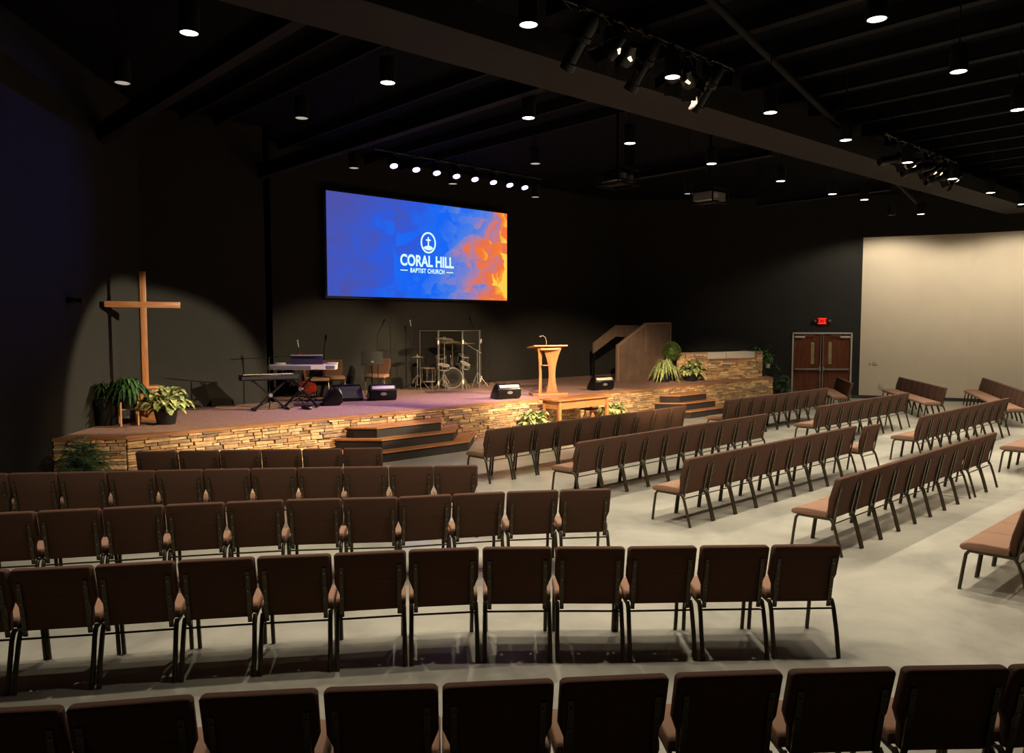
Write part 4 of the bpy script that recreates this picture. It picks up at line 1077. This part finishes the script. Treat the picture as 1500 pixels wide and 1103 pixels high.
ft = drum('floor_tom', 'black floor tom standing at the left of the drum kit', 'drum', V((12.35, 16.75, SH+.22)), .19, .36, I3, M['drum_head_dark'])
mb = MB()
for k in range(3):
    a = k*2*PI/3+.5; mb.cyl((.2*math.cos(a), .2*math.sin(a), -.21), (.2*math.cos(a), .2*math.sin(a), .2), .007, n=8)
mb.build('leg_rods', M['chrome'], ft)
def stand_drum(name, label, x, y, z, r, h, tilt):
    o = drum(name, label, 'drum', V((x, y, SH+z)), r, h, tilt, M['drum_head'])
    mb = MB(); 
    for k in range(3):
        a = k*2*PI/3+.2; mb.cyl((0, 0, -z+.30), (.26*math.cos(a), .26*math.sin(a), -z+.012), .010, n=8); mb.cyl((0, 0, -.08), (.13*math.cos(a), .13*math.sin(a), -.01), .007, n=6)
    mb.cyl((0, 0, -z+.12), (0, 0, -.05), .011, n=8); mb.build('drum_stand', M['chrome'], o)
    return o
stand_drum('snare_drum', 'pale-headed snare drum on a chrome stand in the drum shield', 12.55, 16.35, .56, .165, .11, rotm(12, 'X'))
stand_drum('rack_tom', 'pale-headed drum on chrome stand at centre right of the kit', 13.25, 16.35, .58, .15, .12, rotm(24, 'X') @ rotm(10, 'Y'))
def cymbal(label, x, y, h, r, tilt=0, boom=None, legs=True):
    o = thing('cymbal_stand', label, 'cymbal', (x, y, SH))
    mb = MB(); tripod(mb, .40, .30, 3, x); mb.cyl((0, 0, .08), (0, 0, h-.2 if boom else h), .011, n=8)
    top = V((0, 0, h))
    if boom: top = V(boom)+V((0, 0, h-.2)); mb.cyl((0, 0, h-.22), top, .008, n=8); mb.ball((0, 0, h-.21), .03, 8); mb.cyl((0, 0, h-.21), -V(boom)*.35+V((0, 0, h-.21)), .009, n=8)
    mb.build('chrome_tripod', M['chrome'], o)
    R_ = rotm(tilt, 'X')
    MB().lathe([(.001, .03), (.03, .026), (.045, .006), (r*.6, -.004), (r, -.018), (r, -.021), (r*.6, -.008), (.04, .0), (.001, .02)], top, 28, R_).build('cymbal', M['brass'], o)
    MB().cyl(top, top+V((0, 0, .06)), .006, n=6).build('wing_nut', M['chrome'], o)
cymbal('tall crash cymbal on chrome stand at the front left of the kit', 12.75, 16.55, 1.38, .23, 6)
cymbal('wide ride cymbal on chrome boom stand right of the kit', 13.95, 16.6, 1.22, .27, -4, (-.35, .1, .20))
cymbal('crash cymbal over the middle of the kit behind the toms', 13.5, 17.15, 1.28, .24, 8)
cymbal('low hi-hat cymbal pair at the left of the drum kit', 12.25, 17.1, .88, .17, 0)
dt = thing('drum_throne', 'black round drum stool behind the bass drum', 'stool', (13.9, 17.3, SH))
MB().lathe([(.001, .5), (.17, .5), (.18, .53), (.17, .57), (.001, .58)], n=20).build('seat', M['black_plastic'], dt)
mb = MB(); tripod(mb, .25, .25); mb.cyl((0, 0, .1), (0, 0, .5), .014, n=8); mb.build('tripod_base', M['chrome'], dt)
# acrylic shield
sh = thing('drum_shield', 'clear folding acrylic drum shield around the drum kit', 'drum shield', (13.2, 16.3, SH))
pts = [(11.98, 16.62), (12.18, 16.06), (12.92, 15.98), (13.68, 16.18), (14.2, 16.75)]
for i in range(4):
    p, q = V((*pts[i], 0)), V((*pts[i+1], 0)); d = (q-p); c = (p+q)/2-V((13.2, 16.3, 0)); R_ = Matrix.Rotation(math.atan2(d.y, d.x), 3, 'Z')
    L_ = d.length-.02; Hs = 1.57
    pn = MB().box((c.x, c.y, Hs/2+.01), (L_-.02, .006, Hs-.02), R_).build('acrylic_panel', M['acrylic'], sh, smooth=False)
    mb = MB()
    for s in (-1, 1): e_ = R_ @ V((s*(L_/2-.005), 0, 0)); mb.box((c.x+e_.x, c.y+e_.y, Hs/2+.01), (.008, .008, Hs), R_)
    mb.box((c.x, c.y, Hs+.01), (L_, .008, .008), R_); mb.build('panel_edge', M['acrylic_edge'], pn, smooth=False)
mb = MB()
for i, (x, y) in enumerate(pts):
    if i == 0: continue
    a = math.atan2(y-16.9, x-13.1)
    for z in (.22, 1.28): mb.lathe([(.001, 0), (.06, 0), (.06, .01), (.001, .01)], (x-13.2+.02*math.cos(a), y-16.3+.02*math.sin(a), z), 14, (V((math.cos(a), math.sin(a), 0)).to_track_quat('Z', 'Y').to_matrix()) @ Matrix.Diagonal((.35, 1, 1)))
mb.build('hinge', M['keys'], sh)

# ------------------------------------------------------------------ world / view
w = bpy.data.worlds.new('world'); scn.world = w; w.use_nodes = True
w.node_tree.nodes['Background'].inputs[0].default_value = (.034, .028, .024, 1); w.node_tree.nodes['Background'].inputs[1].default_value = .3
scn.view_settings.view_transform = 'Standard'; scn.view_settings.look = 'None'; scn.view_settings.exposure = 0; scn.view_settings.gamma = 1
scn.view_settings.use_curve_mapping = False
